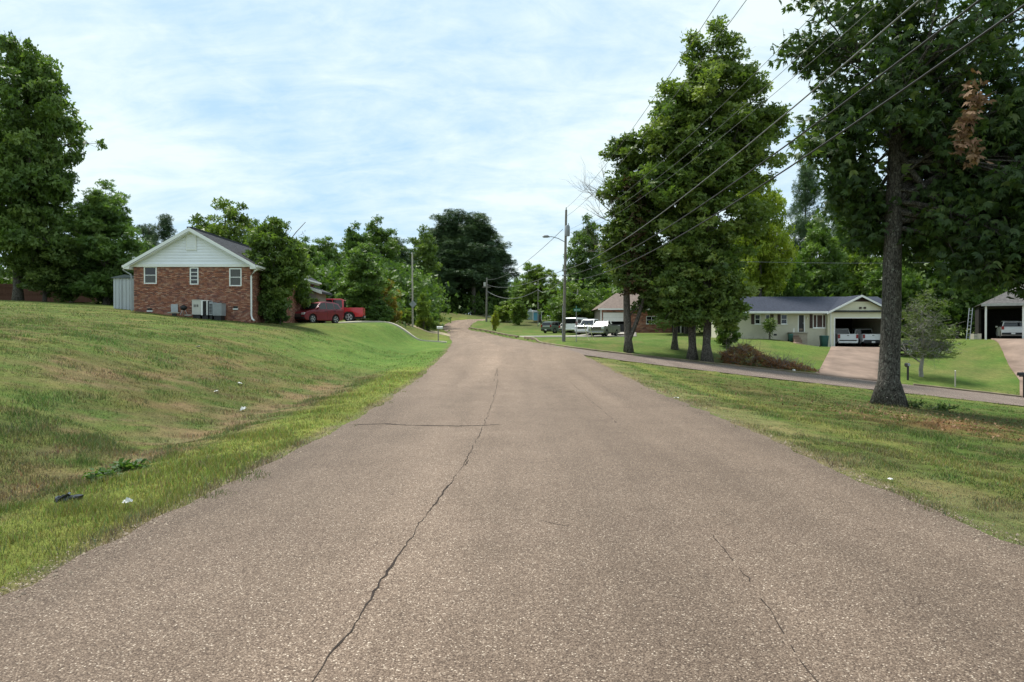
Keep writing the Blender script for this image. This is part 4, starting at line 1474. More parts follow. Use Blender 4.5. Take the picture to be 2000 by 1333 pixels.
w.build('wall', M['dark_in'], kh, loc=Lk)
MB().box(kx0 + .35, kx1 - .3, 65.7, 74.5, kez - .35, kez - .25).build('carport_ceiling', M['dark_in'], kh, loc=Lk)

kh.rotation_euler = (0, 0, -.52)
CARP = Matrix.Translation(kh.location) @ Matrix.Rotation(-.52, 4, 'Z')

# ---- far small buildings
bs = thing('blue_shed', 'small bright sky blue shed with a pale roof far off by the bend', 'shed', (gx(1048, 150), 150, hz(gx(1048, 150), 150)))
Lq = at0(bs)
z0_ = gz(621, 150)
MB().box(gx(1042, 150), gx(1056, 150), 150, 152, z0_ - .6, gz(610, 150)).build('wall', plain('sky_blue_sheet', (.16, .46, .62), .5, .3, var=.08), bs, loc=Lq)
MB().prism([(149.8, gz(610.5, 150)), (149.8, gz(609.5, 150)), (152.2, gz(606, 150)), (152.2, gz(607, 150))], gx(1040, 150), gx(1058, 150), 'x').build('roof', M['white'], bs, loc=Lq)
for q in (1041, 1057.5):
    MB().box(gx(q, 150) - .09, gx(q, 150) + .09, 149.7, 149.9, z0_ - .6, gz(609.8, 150)).build('corner_post', M['white'], bs, loc=Lq)
gb_ = thing('garden_hut', 'little pale green gabled hut just left of the blue shed', 'shed', (gx(1037, 158), 158, hz(gx(1037, 158), 158)))
Lq = at0(gb_)
MB().box(gx(1031, 158), gx(1043, 158), 158, 160.5, gz(621, 158) - .8, gz(610, 158)).build('wall', plain('pale_green_board', (.33, .42, .38)), gb_, loc=Lq)
MB().prism([(gx(1029.5, 158), gz(610, 158)), (gx(1036, 158), gz(603, 158)), (gx(1044.5, 158), gz(610.3, 158))], 157.8, 160.7).build('roof', M['siding'], gb_, loc=Lq)

# ---- privacy fence along the top of the left lawn: boards one by one
fn = thing('board_fence', 'low red brown board fence under the trees at the top of the left lawn', 'fence', (gx(110, 66), 66, hz(gx(110, 66), 66)))
Lf = at0(fn)
fm = plain('red_brown_fence_board', (.165, .085, .062), .9, .1, var=.3, scale=2.0, bump=.3)
fx0, fx1 = gx(-60, 66), gx(232, 66)
r_ = np.random.default_rng(4)
shared = [MB().box(0, .145, 0, .022, -.6, 1.15 + dz) for dz in (-.02, 0, .015, .03)]
shm = []
for mbx in shared:
    me = bpy.data.meshes.new('board')
    me.from_pydata(mbx.v, [], mbx.f)
    me.materials.append(fm)
    shm.append(me)
x = fx0
while x < fx1:
    o = bpy.data.objects.new('board', shm[r_.integers(4)])
    COL.objects.link(o)
    o.parent = fn
    o.location = (x - fn.location.x, r_.uniform(-.004, .004), gz(578, 66) - .02 - fn.location.z)
    x += .152
x = fx0
while x < fx1 + 1:
    MB().box(x - .05, x + .05, 66.03, 66.13, gz(578, 66) - 1, gz(578, 66) + 1.2).build('fence_post', fm, fn, loc=Lf)
    x += 2.4
for q in (.15, .85):
    MB().box(fx0, fx1, 65.94, 65.985, gz(578, 66) + q, gz(578, 66) + q + .09).build('rail', fm, fn, loc=Lf)

# ------------------------------------------------------------------ vehicles: nose towards +x, built in local metres
def paint(name, col):
    m, t, b = new_mat(name)
    tcn = N(t, 'ShaderNodeTexCoord')
    nz = N(t, 'ShaderNodeTexNoise', ins={'Scale': 2.0, 'Detail': 5.0})
    t.links.new(tcn.outputs['Object'], nz.inputs['Vector'])
    c = ramp(t, nz.outputs[0], [(0.3, tuple(v * .9 for v in col)), (0.7, col)])
    t.links.new(c, b.inputs['Base Color'])
    b.inputs['Roughness'].default_value = 0.32
    b.inputs['Coat Weight'].default_value = 0.35
    b.inputs['Coat Roughness'].default_value = 0.06
    return m


PAINT = {'red_dark': paint('dark_red_car_paint', (.20, .012, .024)), 'red': paint('bright_red_car_paint', (.56, .022, .036)),
         'white': paint('white_car_paint', (.76, .77, .78)), 'silver': paint('pewter_car_paint', (.24, .24, .22)),
         'green': paint('dull_green_car_paint', (.10, .14, .11)), 'black': paint('black_car_paint', (.018, .018, .020)),
         'tan': paint('champagne_car_paint', (.48, .46, .40))}


def arc(cx, cz, r, a0, a1, n=9):
    return [(cx + r * math.cos(R(a0 + (a1 - a0) * k / n)), cz + r * math.sin(R(a0 + (a1 - a0) * k / n))) for k in range(n + 1)]


def wheel(root, x, y, r, w, rimmat='rim'):
    """tyre with a rim and spokes set into it, outer side away from the car"""
    s = 1 if y > 0 else -1
    ty = MB()
    ty.tube([(x, y - s * w, r), (x, y - s * w * .9, r), (x, y - s * .03, r), (x, y, r)], [r * .93, r, r, r * .92], 22)
    to = ty.build('wheel', M['rubber'], root, smooth=True)
    rm = MB()
    rm.tube([(x, y - s * .02, r), (x, y + s * .006, r)], [r * .66, r * .66], 20)
    ro = rm.build('rim', M['rim'] if rimmat == 'rim' else M[rimmat], to, smooth=False)
    sp = MB()
    for k in range(5):
        a = R(72 * k + 36)
        c0, s0 = math.cos(a), math.sin(a)
        q = []
        for rr_, hw in ((r * .2, .035), (r * .58, .07)):
            q += [(x + c0 * rr_ - s0 * hw, y + s * .009, r + s0 * rr_ + c0 * hw), (x + c0 * rr_ + s0 * hw, y + s * .009, r + s0 * rr_ - c0 * hw)]
        sp.poly([q[0], q[1], q[3], q[2]])
    sp.build('rim_opening', M['black'], to)
    return to


def side_prism(name, prof, hw, mat, root, bevel=.05, tuck=.0):
    mb = MB()
    mb.prism(prof, -hw, hw)
    return mb.build(name, mat, root, bevel=bevel, smooth=True, seg=3)


def lerp2(a, b, f):
    return (a[0] + (b[0] - a[0]) * f, a[1] + (b[1] - a[1]) * f)


def cabin(root, prof, hwb, hwt, zb, zt, mat, sides, wind=(0, 1), rear=None, roofm=None):
    """glasshouse lofted from a side outline; width narrows from hwb at zb to hwt at zt.
    sides: quads of (x, z) that become side panes; wind/rear: outline edges that carry the screens"""
    def hw(z):
        return hwb + (hwt - hwb) * max(0, min(1, (z - zb) / (zt - zb)))
    n = len(prof)
    mb = MB()
    pts = [(x, -hw(z), z) for x, z in prof] + [(x, hw(z), z) for x, z in prof]
    mb.mesh(pts, [tuple(range(n)), tuple(range(2 * n - 1, n - 1, -1))] + [(i, n + i, n + (i + 1) % n, (i + 1) % n) for i in range(n)])
    co = mb.build('cabin', mat, root, bevel=.035, smooth=True, seg=2)
    for q in sides:
        for s in (-1, 1):
            g = MB()
            o = [(x, s * (hw(z) + .007), z) for x, z in q]
            i_ = [(x, s * (hw(z) - .02), z) for x, z in q]
            m = len(q)
            g.mesh(o + i_, [tuple(range(m)), tuple(range(2 * m - 1, m - 1, -1))] + [(k, m + k, m + (k + 1) % m, (k + 1) % m) for k in range(m)])
            g.build('side_window', M['carglass'], root)
    for nm, e in (('windscreen', wind), ('rear_window', rear)):
        if e is None:
            continue
        (xa, za), (xb, zb2) = prof[e[0]], prof[e[1]]
        nx_, nz_ = (zb2 - za), -(xb - xa)
        l = math.hypot(nx_, nz_)
        nx_, nz_ = nx_ / l * .008, nz_ / l * .008
        mid = ((xa + xb) / 2, (za + zb2) / 2)
        cx_ = sum(p[0] for p in prof) / n
        if (mid[0] + nx_ - cx_) ** 2 < (mid[0] - nx_ - cx_) ** 2:
            nx_, nz_ = -nx_, -nz_
        q = []
        for f in (.07, .90):
            x, z = xa + (xb - xa) * f, za + (zb2 - za) * f
            q.append((x, z))
        g = MB()
        A = [(q[0][0] + nx_, -hw(q[0][1]) + .07, q[0][1] + nz_), (q[0][0] + nx_, hw(q[0][1]) - .07, q[0][1] + nz_), (q[1][0] + nx_, hw(q[1][1]) - .08, q[1][1] + nz_), (q[1][0] + nx_, -hw(q[1][1]) + .08, q[1][1] + nz_)]
        B = [(x - nx_ * 3, y, z - nz_ * 3) for x, y, z in A]
        g.mesh(A + B, [(0, 1, 2, 3), (7, 6, 5, 4), (0, 4, 5, 1), (1, 5, 6, 2), (2, 6, 7, 3), (3, 7, 4, 0)])
        g.build(nm, M['carglass'], root)
    return co


def fittings(root, xf, xr_, hw, zl, zt_, mat, grille=(.38, .55, .82), mirror=(.9, 1.08), plate=True, big=False, tail=(.75, 1.05), bumper='black', grm='black'):
    for s in (-1, 1):
        h = MB()
        h.box(xf - .20, xf + .012, s * hw - (.34 if s > 0 else -.02), s * hw - (.02 if s > 0 else -.34), zl, zl + (.24 if big else .16))
        h.build('headlight', M['lamp'], root, bevel=.02)
        h = MB()
        y0, y1 = sorted((s * (hw - .20), s * (hw + .008)))
        h.box(xr_ - .012, xr_ + .10, y0, y1, tail[0], tail[1])
        h.build('tail_light', M['tail'], root, bevel=.012)
        h = MB()
        y0, y1 = sorted((s * (hw + .0), s * (hw + .20)))
        h.box(mirror[0] - .07, mirror[0] + .06, y0, y1, mirror[1], mirror[1] + .16)
        h.build('wing_mirror', mat, root, bevel=.03)
    g = MB()
    g.box(xf - .05, xf + .02, -hw * grille[0] * 1.6, hw * grille[0] * 1.6, grille[1], grille[2])
    go = g.build('grille', M[grm], root, bevel=.015)
    for k in range(3):
        z = grille[1] + (grille[2] - grille[1]) * (k + .5) / 3
        MB().box(xf + .021, xf + .032, -hw * grille[0] * 1.5, hw * grille[0] * 1.5, z - .014, z + .014).build('grille_bar', M['chrome'], go)
    b = MB()
    b.box(xf - .16, xf + .05, -hw + .03, hw - .03, .32, .50)
    b.build('front_bumper', M[bumper] if isinstance(bumper, str) else bumper, root, bevel=.04)
    b = MB()
    b.box(xr_ - .06, xr_ + .16, -hw + .03, hw - .03, .36, .56)
    b.build('rear_bumper', M[bumper] if isinstance(bumper, str) else bumper, root, bevel=.04)
    if plate:
        MB().box(xr_ - .076, xr_ - .062, -.16, .16, .40, .54).build('number_plate', M['white'], root)


def handles(root, hw, pts):
    for x, z in pts:
        for s in (-1, 1):
            y0, y1 = sorted((s * (hw - .01), s * (hw + .022)))
            MB().box(x - .09, x + .09, y0, y1, z, z + .035).build('door_handle', M['black'], root)


def door_lines(root, hw, xs, z0, z1):
    """shut lines between doors as thin recessed-looking gaskets"""
    for x in xs:
        for s in (-1, 1):
            y0, y1 = sorted((s * (hw - .02), s * (hw + .003)))
            MB().box(x - .008, x + .008, y0, y1, z0, z1).build('door_gap', M['black'], root)


def make_suv(name, label, cat, loc, rz, mat, L=4.5, W=1.82, Ht=1.68, boxy=0.0, group=None, wheel_r=.35):
    t_ = thing(name, label, cat, loc, rz, group)
    xf, xb, hw, r = L / 2, -L / 2, W / 2, wheel_r
    ax = L * .293
    belt = Ht * .62
    zb = .24
    prof = [(xf - .12, zb + .04), (xf, .45), (xf - .03, .72), (xf - .22, .90), (xf * .44, belt - .01), (-xf + .12, belt + .03), (-xf, belt - .12), (-xf + .02, .45), (-xf + .12, zb + .04)]
    prof += [(-ax - r - .07, zb)] + arc(-ax, r, r + .06, 195, -15, 10) + [(-ax + r + .07, zb), (ax - r - .07, zb)] + arc(ax, r, r + .06, 195, -15, 10) + [(ax + r + .07, zb)]
    side_prism('body', prof, hw, mat, t_, .045)
    MB().box(xb + .25, xf - .25, -hw + .26, hw - .26, .20, .62).build('chassis', M['black'], t_)
    cp = [(xf * .46, belt), (xf * .12, Ht - .10), (-xf * .12, Ht), (-xf * .62, Ht - .04), (-xf * (.82 + .1 * boxy), Ht - .14), (-xf + .08, belt + .02)]
    cabin(t_, cp, hw - .05, hw - .23, belt, Ht, mat,
          [[(xf * .36, belt + .05), (xf * .09, Ht - .15), (-xf * .12, Ht - .11), (-xf * .12, belt + .05)], [(-xf * .16, belt + .05), (-xf * .16, Ht - .11), (-xf * .50, Ht - .13), (-xf * .54, belt + .06)],
           [(-xf * .58, belt + .07), (-xf * .54, Ht - .14), (-xf * .74, Ht - .20), (-xf * .86, belt + .12)]], (0, 1), (5, 4))
    for sx in (-1, 1):
        for sy in (-1, 1):
            wheel(t_, sx * ax, sy * (hw - .005), r, .22)
    fittings(t_, xf, xb, hw - .02, .66, .8, mat, (.34, .50, .74), (xf * .38, belt + .0), True, False, (belt - .22, belt + .1))
    handles(t_, hw, [(-.1, belt - .12), (-1.05, belt - .10)])
    door_lines(t_, hw, [xf * .40, -xf * .14, -xf * .56], .40, belt)
    return t_


def make_pickup(name, label, cat, loc, rz, mat, L=5.6, W=1.98, Ht=1.86, wheel_r=.39, group=None, crew=True, bumper='chrome', grm='black', cr=None):
    t_ = thing(name, label, cat, loc, rz, group)
    xf, hw, r = L / 2, W / 2, wheel_r
    xb = -xf
    ax0, ax1 = xf - .95, -xf + 1.18
    zb, hood, belt = .42, 1.16, 1.18
    if cr is None:
        cr = -.45 if crew else .15       # rear of the cab
    prof = [(xf - .05, zb), (xf, .62), (xf - .02, 1.02), (xf - .12, 1.12), (xf - 1.35, hood + .02), (cr, belt), (cr, zb), (ax0 - r - .09, zb)] + arc(ax0, r, r + .09, 185, -5, 10) + [(ax0 + r + .09, zb)]
    side_prism('body', prof, hw, mat, t_, .045)
    MB().box(xb + .2, xf - .3, -hw + .30, hw - .30, .30, .72).build('chassis', M['black'], t_)
    c0 = xf - 1.30
    cp = [(c0, belt), (c0 - .62, Ht - .07), (c0 - .95, Ht), (cr + .25, Ht), (cr + .05, Ht - .08), (cr, belt)]
    m_ = (c0 - .5 + cr) / 2 + .05
    sides = [[(c0 - .16, belt + .05), (c0 - .64, Ht - .14), (m_, Ht - .11), (m_, belt + .05)], [(m_ - .07, belt + .05), (m_ - .07, Ht - .11), (cr + .20, Ht - .12), (cr + .14, belt + .05)]]
    if not crew:
        sides = [[(c0 - .16, belt + .05), (c0 - .64, Ht - .14), (cr + .22, Ht - .11), (cr + .14, belt + .05)]]
    cabin(t_, cp, hw - .06, hw - .22, belt, Ht, mat, sides, (0, 1), (5, 4))
    # open cargo bed: two pressed sides with arches, front wall, floor, tailgate
    bs_ = [(cr - .03, 1.24), (xb + .02, 1.24), (xb, .60), (xb + .05, zb + .06), (ax1 - r - .09, zb + .04)] + arc(ax1, r, r + .09, 185, -5, 10) + [(ax1 + r + .09, zb), (cr - .03, zb)]
    for s in (-1, 1):
        mb = MB()
        y0, y1 = sorted((s * (hw - .12), s * (hw - .005)))
        mb.prism(bs_, y0, y1)
        mb.build('bed_side', mat, t_, bevel=.03, smooth=True)
    bf = MB()
    bf.box(xb + .1, cr - .05, -hw + .121, hw - .121, .70, .76)
    bf.box(cr - .10, cr - .04, -hw + .121, hw - .121, .761, 1.20)
    bf.build('bed_floor', M['black'], t_)
    tg = MB().box(xb - .01, xb + .06, -hw + .125, hw - .125, .66, 1.235).build('tailgate', mat, t_, bevel=.02)
    MB().box(xb - .024, xb - .012, -.10, .10, 1.06, 1.12).build('tailgate_handle', M['black'], tg)
    for sx in (ax0, ax1):
        for sy in (-1, 1):
            wheel(t_, sx, sy * (hw - .01), r, .25)
    fittings(t_, xf, xb, hw - .02, .84, 1.0, mat, (.40, .72, 1.06), (c0 - .25, belt + .02), True, True, (.82, 1.2), bumper, grm)
    handles(t_, hw, [(m_ + .15, belt - .14)] + ([(cr + .25, belt - .14)] if crew else []))
    door_lines(t_, hw, [c0 - .05, m_ - .03] if crew else [c0 - .05], .52, belt)
    return t_


def make_van(name, label, cat, loc, rz, mat, L=5.2, W=2.0, Ht=2.05):
    t_ = thing(name, label, cat, loc, rz)
    xf, hw, r = L / 2, W / 2, .36
    ax = L * .30
    belt = 1.15
    zb = .28
    prof = [(xf - .1, zb + .04), (xf, .5), (xf - .03, .85), (xf - .25, 1.0), (xf * .62, belt), (-xf + .04, belt), (-xf, .5), (-xf + .1, zb + .04)]
    prof += [(-ax - r - .07, zb)] + arc(-ax, r, r + .06, 195, -15, 10) + [(-ax + r + .07, zb), (ax - r - .07, zb)] + arc(ax, r, r + .06, 195, -15, 10) + [(ax + r + .07, zb)]
    side_prism('body', prof, hw, mat, t_, .045)
    MB().box(-xf + .25, xf - .25, -hw + .26, hw - .26, .22, .66).build('chassis', M['black'], t_)
    cp = [(xf * .64, belt), (xf * .34, Ht - .10), (xf * .18, Ht), (-xf * .93, Ht), (-xf + .05, Ht - .10), (-xf + .03, belt)]
    cabin(t_, cp, hw - .04, hw - .16, belt, Ht, mat,
          [[(xf * .54, belt + .06), (xf * .30, Ht - .24), (xf * .02, Ht - .22), (xf * .02, belt + .06)], [(-xf * .04, belt + .08), (-xf * .04, Ht - .22), (-xf * .42, Ht - .22), (-xf * .42, belt + .08)],
           [(-xf * .48, belt + .08), (-xf * .48, Ht - .22), (-xf * .88, Ht - .22), (-xf * .88, belt + .08)]], (0, 1), (5, 4))
    for sx in (-1, 1):
        for sy in (-1, 1):
            wheel(t_, sx * ax, sy * (hw - .005), r, .23)
    fittings(t_, xf, -xf, hw - .02, .72, .9, mat, (.36, .58, .82), (xf * .48, belt + .02), True, False, (.95, 1.45), 'white')
    handles(t_, hw, [(.35, belt - .16)])
    door_lines(t_, hw, [xf * .55, 0, -xf * .45], .42, belt)
    return t_


def stand(pxl, d, dz=0.0):
    x = gx(pxl, d)
    return (x, d, hz(x, d) + dz)


def carp(a, b):
    v_ = CARP @ Vector((a, b, .10))
    return (v_.x, v_.y, v_.z)


def heading(dx, dy):
    return math.atan2(dy, dx)


make_suv('parked_suv', 'dark red compact suv with pale bonnet reflections in front of the red pickup', 'car', stand(619, 54.4, .0), heading(-.52, -.85), PAINT['red_dark'], 4.05, 1.74, 1.74)
make_pickup('pickup_truck', 'bright red pickup parked behind the dark red suv, open bed to the right', 'pickup truck', stand(650, 59.5, .0), heading(-.99, -.12), PAINT['red'], 5.3, 1.96, 2.0, .43, bumper='black', cr=-1.05)
# the row on the concrete drive in front of the brown roofed house
make_pickup('pickup_truck', 'pewter grey pickup nearest the road in the row, nose towards the road', 'pickup truck', stand(1181, 80.5, .09), heading(-.48, -.88), PAINT['silver'], 5.4, 1.9, 1.78, .38, crew=False, bumper='chrome')
make_pickup('pickup_truck', 'white pickup with a dark grille between the white van and the grey pickup', 'pickup truck', stand(1155, 87.0, .09), heading(-.50, -.87), PAINT['white'], 5.7, 2.0, 1.98, .41, bumper='chrome')
make_van('white_van', 'white van with square back windows left of the white pickup in the row', 'van', stand(1132, 92.0, .09), heading(.55, .83), PAINT['white'], 5.0, 1.95, 1.98)
make_suv('parked_car', 'champagne car half hidden behind the white van, left end of the row', 'car', stand(1116, 98.0, .03), heading(.5, .86), PAINT['tan'], 4.5, 1.8, 1.50)
make_suv('parked_suv', 'dull green suv parked alone on the grass left of the tall utility pole', 'car', stand(1084, 102.0, .0), heading(.62, .78), PAINT['green'], 4.6, 1.85, 1.72, 1.0)
make_pickup('pickup_truck', 'dark pickup parked deep on the drive behind the white vehicles', 'pickup truck', stand(1158, 100, .0), heading(.6, .8), PAINT['black'], 5.6, 2.0, 1.95, .41)
# garage and carport
make_pickup('pickup_truck', 'white pickup in the left bay of the open garage, tailgate out', 'pickup truck', (32.75, 69.1, .57), heading(.16, .985), PAINT['white'], 5.3, 1.86, 1.82, .38, bumper='white')
make_pickup('pickup_truck', 'white pickup in the right bay of the garage, partly behind the big trunk', 'pickup truck', (35.0, 69.1, .57), heading(.10, .99), PAINT['white'], 5.3, 1.92, 1.80, .40, bumper='black')
make_suv('parked_suv', 'white suv backed under the carport, tail towards the street', 'car', carp(2.55, 3.6), heading(.50, .87), PAINT['white'], 4.6, 1.86, 1.72, .6)
make_suv('parked_car', 'red car in the second bay of the carport at the right edge of the view', 'car', carp(5.6, 3.6), heading(.50, .87), PAINT['red'], 4.5, 1.82, 1.62)
make_pickup('pickup_truck', 'dark flatbed pickup with a white nose parked behind the withering tree', 'pickup truck', stand(1787, 58.5, .04), heading(1, .08), PAINT['black'], 4.6, 1.9, 1.7, .36, crew=False)

# black dump trailer behind the grey pickup
tr = thing('dump_trailer', 'black high sided trailer standing behind the grey pickup by the garage door', 'trailer', stand(1210, 86.5, .0), heading(-.2, -1))
b = MB()
b.box(-1.9, 1.7, -1.05, -.99, .55, 1.45)
b.box(-1.9, 1.7, .99, 1.05, .55, 1.45)
b.box(-1.9, -1.84, -.989, .989, .55, 1.45)
b.box(1.64, 1.7, -.989, .989, .55, 1.45)
b.build('side_wall', M['black'], tr)
for k in range(5):
    for s in (-1, 1):
        x = -1.8 + k * .85
        y0, y1 = sorted((s * 1.051, s * 1.10))
        MB().box(x, x + .07, y0, y1, .55, 1.45).build('stake', M['black'], tr)
MB().box(-1.88, 1.68, -.98, .98, .50, .56).build('bed_floor', M['dark_in'], tr)
for sx in (-.45, .45):
    for sy in (-1, 1):
        wheel(tr, sx, sy * 1.02, .36, .2, 'steel')
MB().tube([(1.7, 0, .52), (2.9, 0, .50)], .05, 6).build('drawbar', M['black'], tr)
MB().prism([(-1.9, 1.47), (.4, 1.75), (.4, 1.80), (-1.9, 1.52)], -1.0, 1.0).build('tarp_lid', M['black'], tr)
MB().box(1.702, 1.712, -.12, .12, .85, 1.3).build('reflector_plate', M['white'], tr)

# ------------------------------------------------------------------ trees: limbs to every leaf cluster, leaves as single blades
def envelope_points(ell, r, shell=.45):
    out, rad = [], []
    for (cx, cy, cz, rx, ry, rz_, n) in ell:
        d = r.normal(size=(n, 3))
        d /= np.linalg.norm(d, axis=1)[:, None]
        rr = r.random(n) ** shell
        lump = .80 + .38 * fbm(d[:, 0] * 2.3 + cx + 5, d[:, 1] * 2.3 + d[:, 2] * 2.9 + cz, 3)
        lump = lump * np.where(r.random(n) < .12, r.uniform(1.08, 1.30, n), 1.0)
        P = d * (rr * lump)[:, None] * np.array([rx, ry, rz_]) + np.array([cx, cy, cz])
        out.append(P)
        rad.append(np.full(n, (rx * ry * rz_) ** (1 / 3)))
    return np.concatenate(out), np.concatenate(rad)


def leaf_cards(P, tone, L, leaflets, spread, droop, width, r, out_dir=None, up=.5):
    """sprays of leaflets at points P; every leaflet is a lozenge of two triangles"""
    n = len(P)
    a = r.normal(size=(n, 3))
    if out_dir is not None:
        a = a * .7 + out_dir
    a[:, 2] -= droop
    a /= np.linalg.norm(a, axis=1)[:, None]
    u_ = r.normal(size=(n, 3)) * .8 + np.array([0, 0, up])
    s = np.cross(a, u_)
    s /= np.maximum(1e-6, np.linalg.norm(s, axis=1))[:, None]
    nn = np.cross(s, a)
    V, T = [], []
    for k in range(leaflets):
        th = 0 if leaflets == 1 else (-1 + 2 * k / (leaflets - 1)) * spread
        d = a * math.cos(th) + s * math.sin(th)
        w = np.cross(nn, d)
        l = L * r.uniform(.7, 1.25, n)[:, None]
        b = P + d * l * .08
        t_ = P + d * l + nn * l * r.uniform(-.25, .1, n)[:, None]
        mm = P + d * l * .5 + nn * l * .08
        V.append(np.stack([b, mm + w * l * width * .5, t_, mm - w * l * width * .5], 1))
        T.append(np.clip(tone + r.normal(0, .13, n), 0, 1))
    V = np.concatenate(V).reshape(-1, 3)
    T = np.concatenate(T)
    return V, T


def make_tree(seed, ell, trunk, L=.3, per=60, cr=.9, leaflets=3, spread=1.1, droop=.35, width=.5, limb_k=.011, up=.5,
              shell=.45, leaf_frac=1.0, limb_low=.25, twigs=0, flat=.6, needle=False, bare=0):
    """trunk: list of (x, y, z, r).  Returns trunk mesh and crown mesh (datablocks)."""
    r = np.random.default_rng(seed)
    C, er = envelope_points(ell, r, shell)
    tp = np.array(trunk, float)
    mb = MB()
    # flared, slightly fluted trunk
    pts, rad = [], []
    zz = np.linspace(tp[0, 2], tp[-1, 2], 14)
    for z in zz:
        pts.append((np.interp(z, tp[:, 2], tp[:, 0]) + r.normal(0, .02), np.interp(z, tp[:, 2], tp[:, 1]) + r.normal(0, .02), z))
        rad.append(np.interp(z, tp[:, 2], tp[:, 3]))
    mb.tube(pts, rad, 12)
    top = tp[-1, 2]
    low = tp[0, 2] + (top - tp[0, 2]) * limb_low
    # main limbs to groups of clusters, then branches off the limbs to every cluster
    ng = max(5, len(C) // 11)
    seeds = C[r.choice(len(C), ng, replace=False)]
    own = np.argmin(((C[:, None] - seeds[None]) ** 2).sum(-1), 1)
    for gidx in range(ng):
        mem = C[own == gidx]
        if not len(mem):
            continue
        ctr = mem.mean(0)
        hx = np.interp(ctr[2], tp[:, 2], tp[:, 0])
        hy = np.interp(ctr[2], tp[:, 2], tp[:, 1])
        dist = math.hypot(ctr[0] - hx, ctr[1] - hy)
        ha = min(max(ctr[2] - dist * r.uniform(.45, .95) - .3, low * r.uniform(.95, 1.5)), top - .2)
        ha = max(ha, tp[0, 2] + .05)
        p0 = np.array([np.interp(ha, tp[:, 2], tp[:, 0]), np.interp(ha, tp[:, 2], tp[:, 1]), ha])
        ln = np.linalg.norm(ctr - p0)
        mid = p0 + (ctr - p0) * .5 + np.array([r.normal(0, .08), r.normal(0, .08), r.uniform(.02, .16)]) * ln
        r0 = min(limb_k * 1.6 * ln + .03, np.interp(ha, tp[:, 2], tp[:, 3]) * .6)
        q = [p0 * (1 - tt) ** 2 + mid * 2 * tt * (1 - tt) + ctr * tt * tt for tt in (0, .2, .4, .6, .8, 1)]
        mb.tube(q, [r0, r0 * .86, r0 * .72, r0 * .58, r0 * .42, r0 * .22], 6, False)
        for c in mem:
            s0 = q[r.integers(2, 6)]
            l2 = np.linalg.norm(c - s0)
            m2 = (s0 + c) / 2 + np.array([r.normal(0, .08), r.normal(0, .08), r.uniform(-.02, .14)]) * l2
            r1 = min(r0 * .38, .012 * l2 + .012)
            q2 = [s0 * (1 - tt) ** 2 + m2 * 2 * tt * (1 - tt) + c * tt * tt for tt in (0, .35, .7, 1)]
            mb.tube(q2, [r1, r1 * .8, r1 * .55, r1 * .25], 4, False)
            for _ in range(twigs):
                e = c + r.normal(0, cr * .55, 3)
                s1 = q2[2] + (c - q2[2]) * r.uniform(0, .9)
                mb.tube([s1, (s1 + e) / 2 + r.normal(0, .05, 3), e], [r1 * .45, r1 * .3, .006], 3, False)
    me_t = bpy.data.meshes.new('trunk')
    me_t.from_pydata(mb.v, [], mb.f)
    me_t.polygons.foreach_set('use_smooth', np.ones(len(me_t.polygons), bool))
    # leaves
    keep = r.random(len(C)) < leaf_frac
    Ck, ek = C[keep], er[keep]
    n = len(Ck)
    size = cr * r.uniform(.6, 1.35, n)
    cnt = np.maximum(3, (per * size ** 2 / cr ** 2 * r.uniform(.6, 1.3, n))).astype(int)
    rep = np.repeat(np.arange(n), cnt)
    g = r.normal(size=(len(rep), 3))
    g /= np.maximum(.3, np.linalg.norm(g, axis=1))[:, None]
    g *= (r.random(len(rep)) ** .5)[:, None] * size[rep][:, None]
    g[:, 2] *= flat
    P = Ck[rep] + g
    ctone = np.clip(.45 + r.normal(0, .2, n), .05, .95)
    cen = np.average(C, axis=0)
    od = (P - cen)
    od /= np.maximum(1e-3, np.linalg.norm(od, axis=1))[:, None]
    V, T = leaf_cards(P, ctone[rep], L, leaflets, spread, droop, width, r, od * .6 if not needle else g / np.maximum(.1, np.linalg.norm(g, axis=1))[:, None] * .8, up)
    me_c = mesh_np('crown', V, np.arange(len(V)).reshape(-1, 4))
    fattr(me_c, 'tone', T)
    return me_t, me_c


def plant(name, label, cat, meshes, loc, rz=0, scale=1.0, tint=(1, 1, 1), leaf='leaf', bark='bark', group=None, crown_name='crown'):
    """first of its kind or copy: mesh data shared, material and tint on the object"""
    root = thing(name, label, cat, loc, rz, group)
    root.scale = scale if hasattr(scale, '__len__') else (scale,) * 3
    for nm, me, mt in (('trunk', meshes[0], bark), (crown_name, meshes[1], leaf)):
        if me is None:
            continue
        o = bpy.data.objects.new(nm, me)
        COL.objects.link(o)
        o.parent = root
        if not me.materials:
            me.materials.append(M[mt])
        o.material_slots[0].link = 'OBJECT'
        o.material_slots[0].material = M[mt]
        o.color = (*tint, 1) if nm != 'trunk' else (1, 1, 1, 1)
    return root


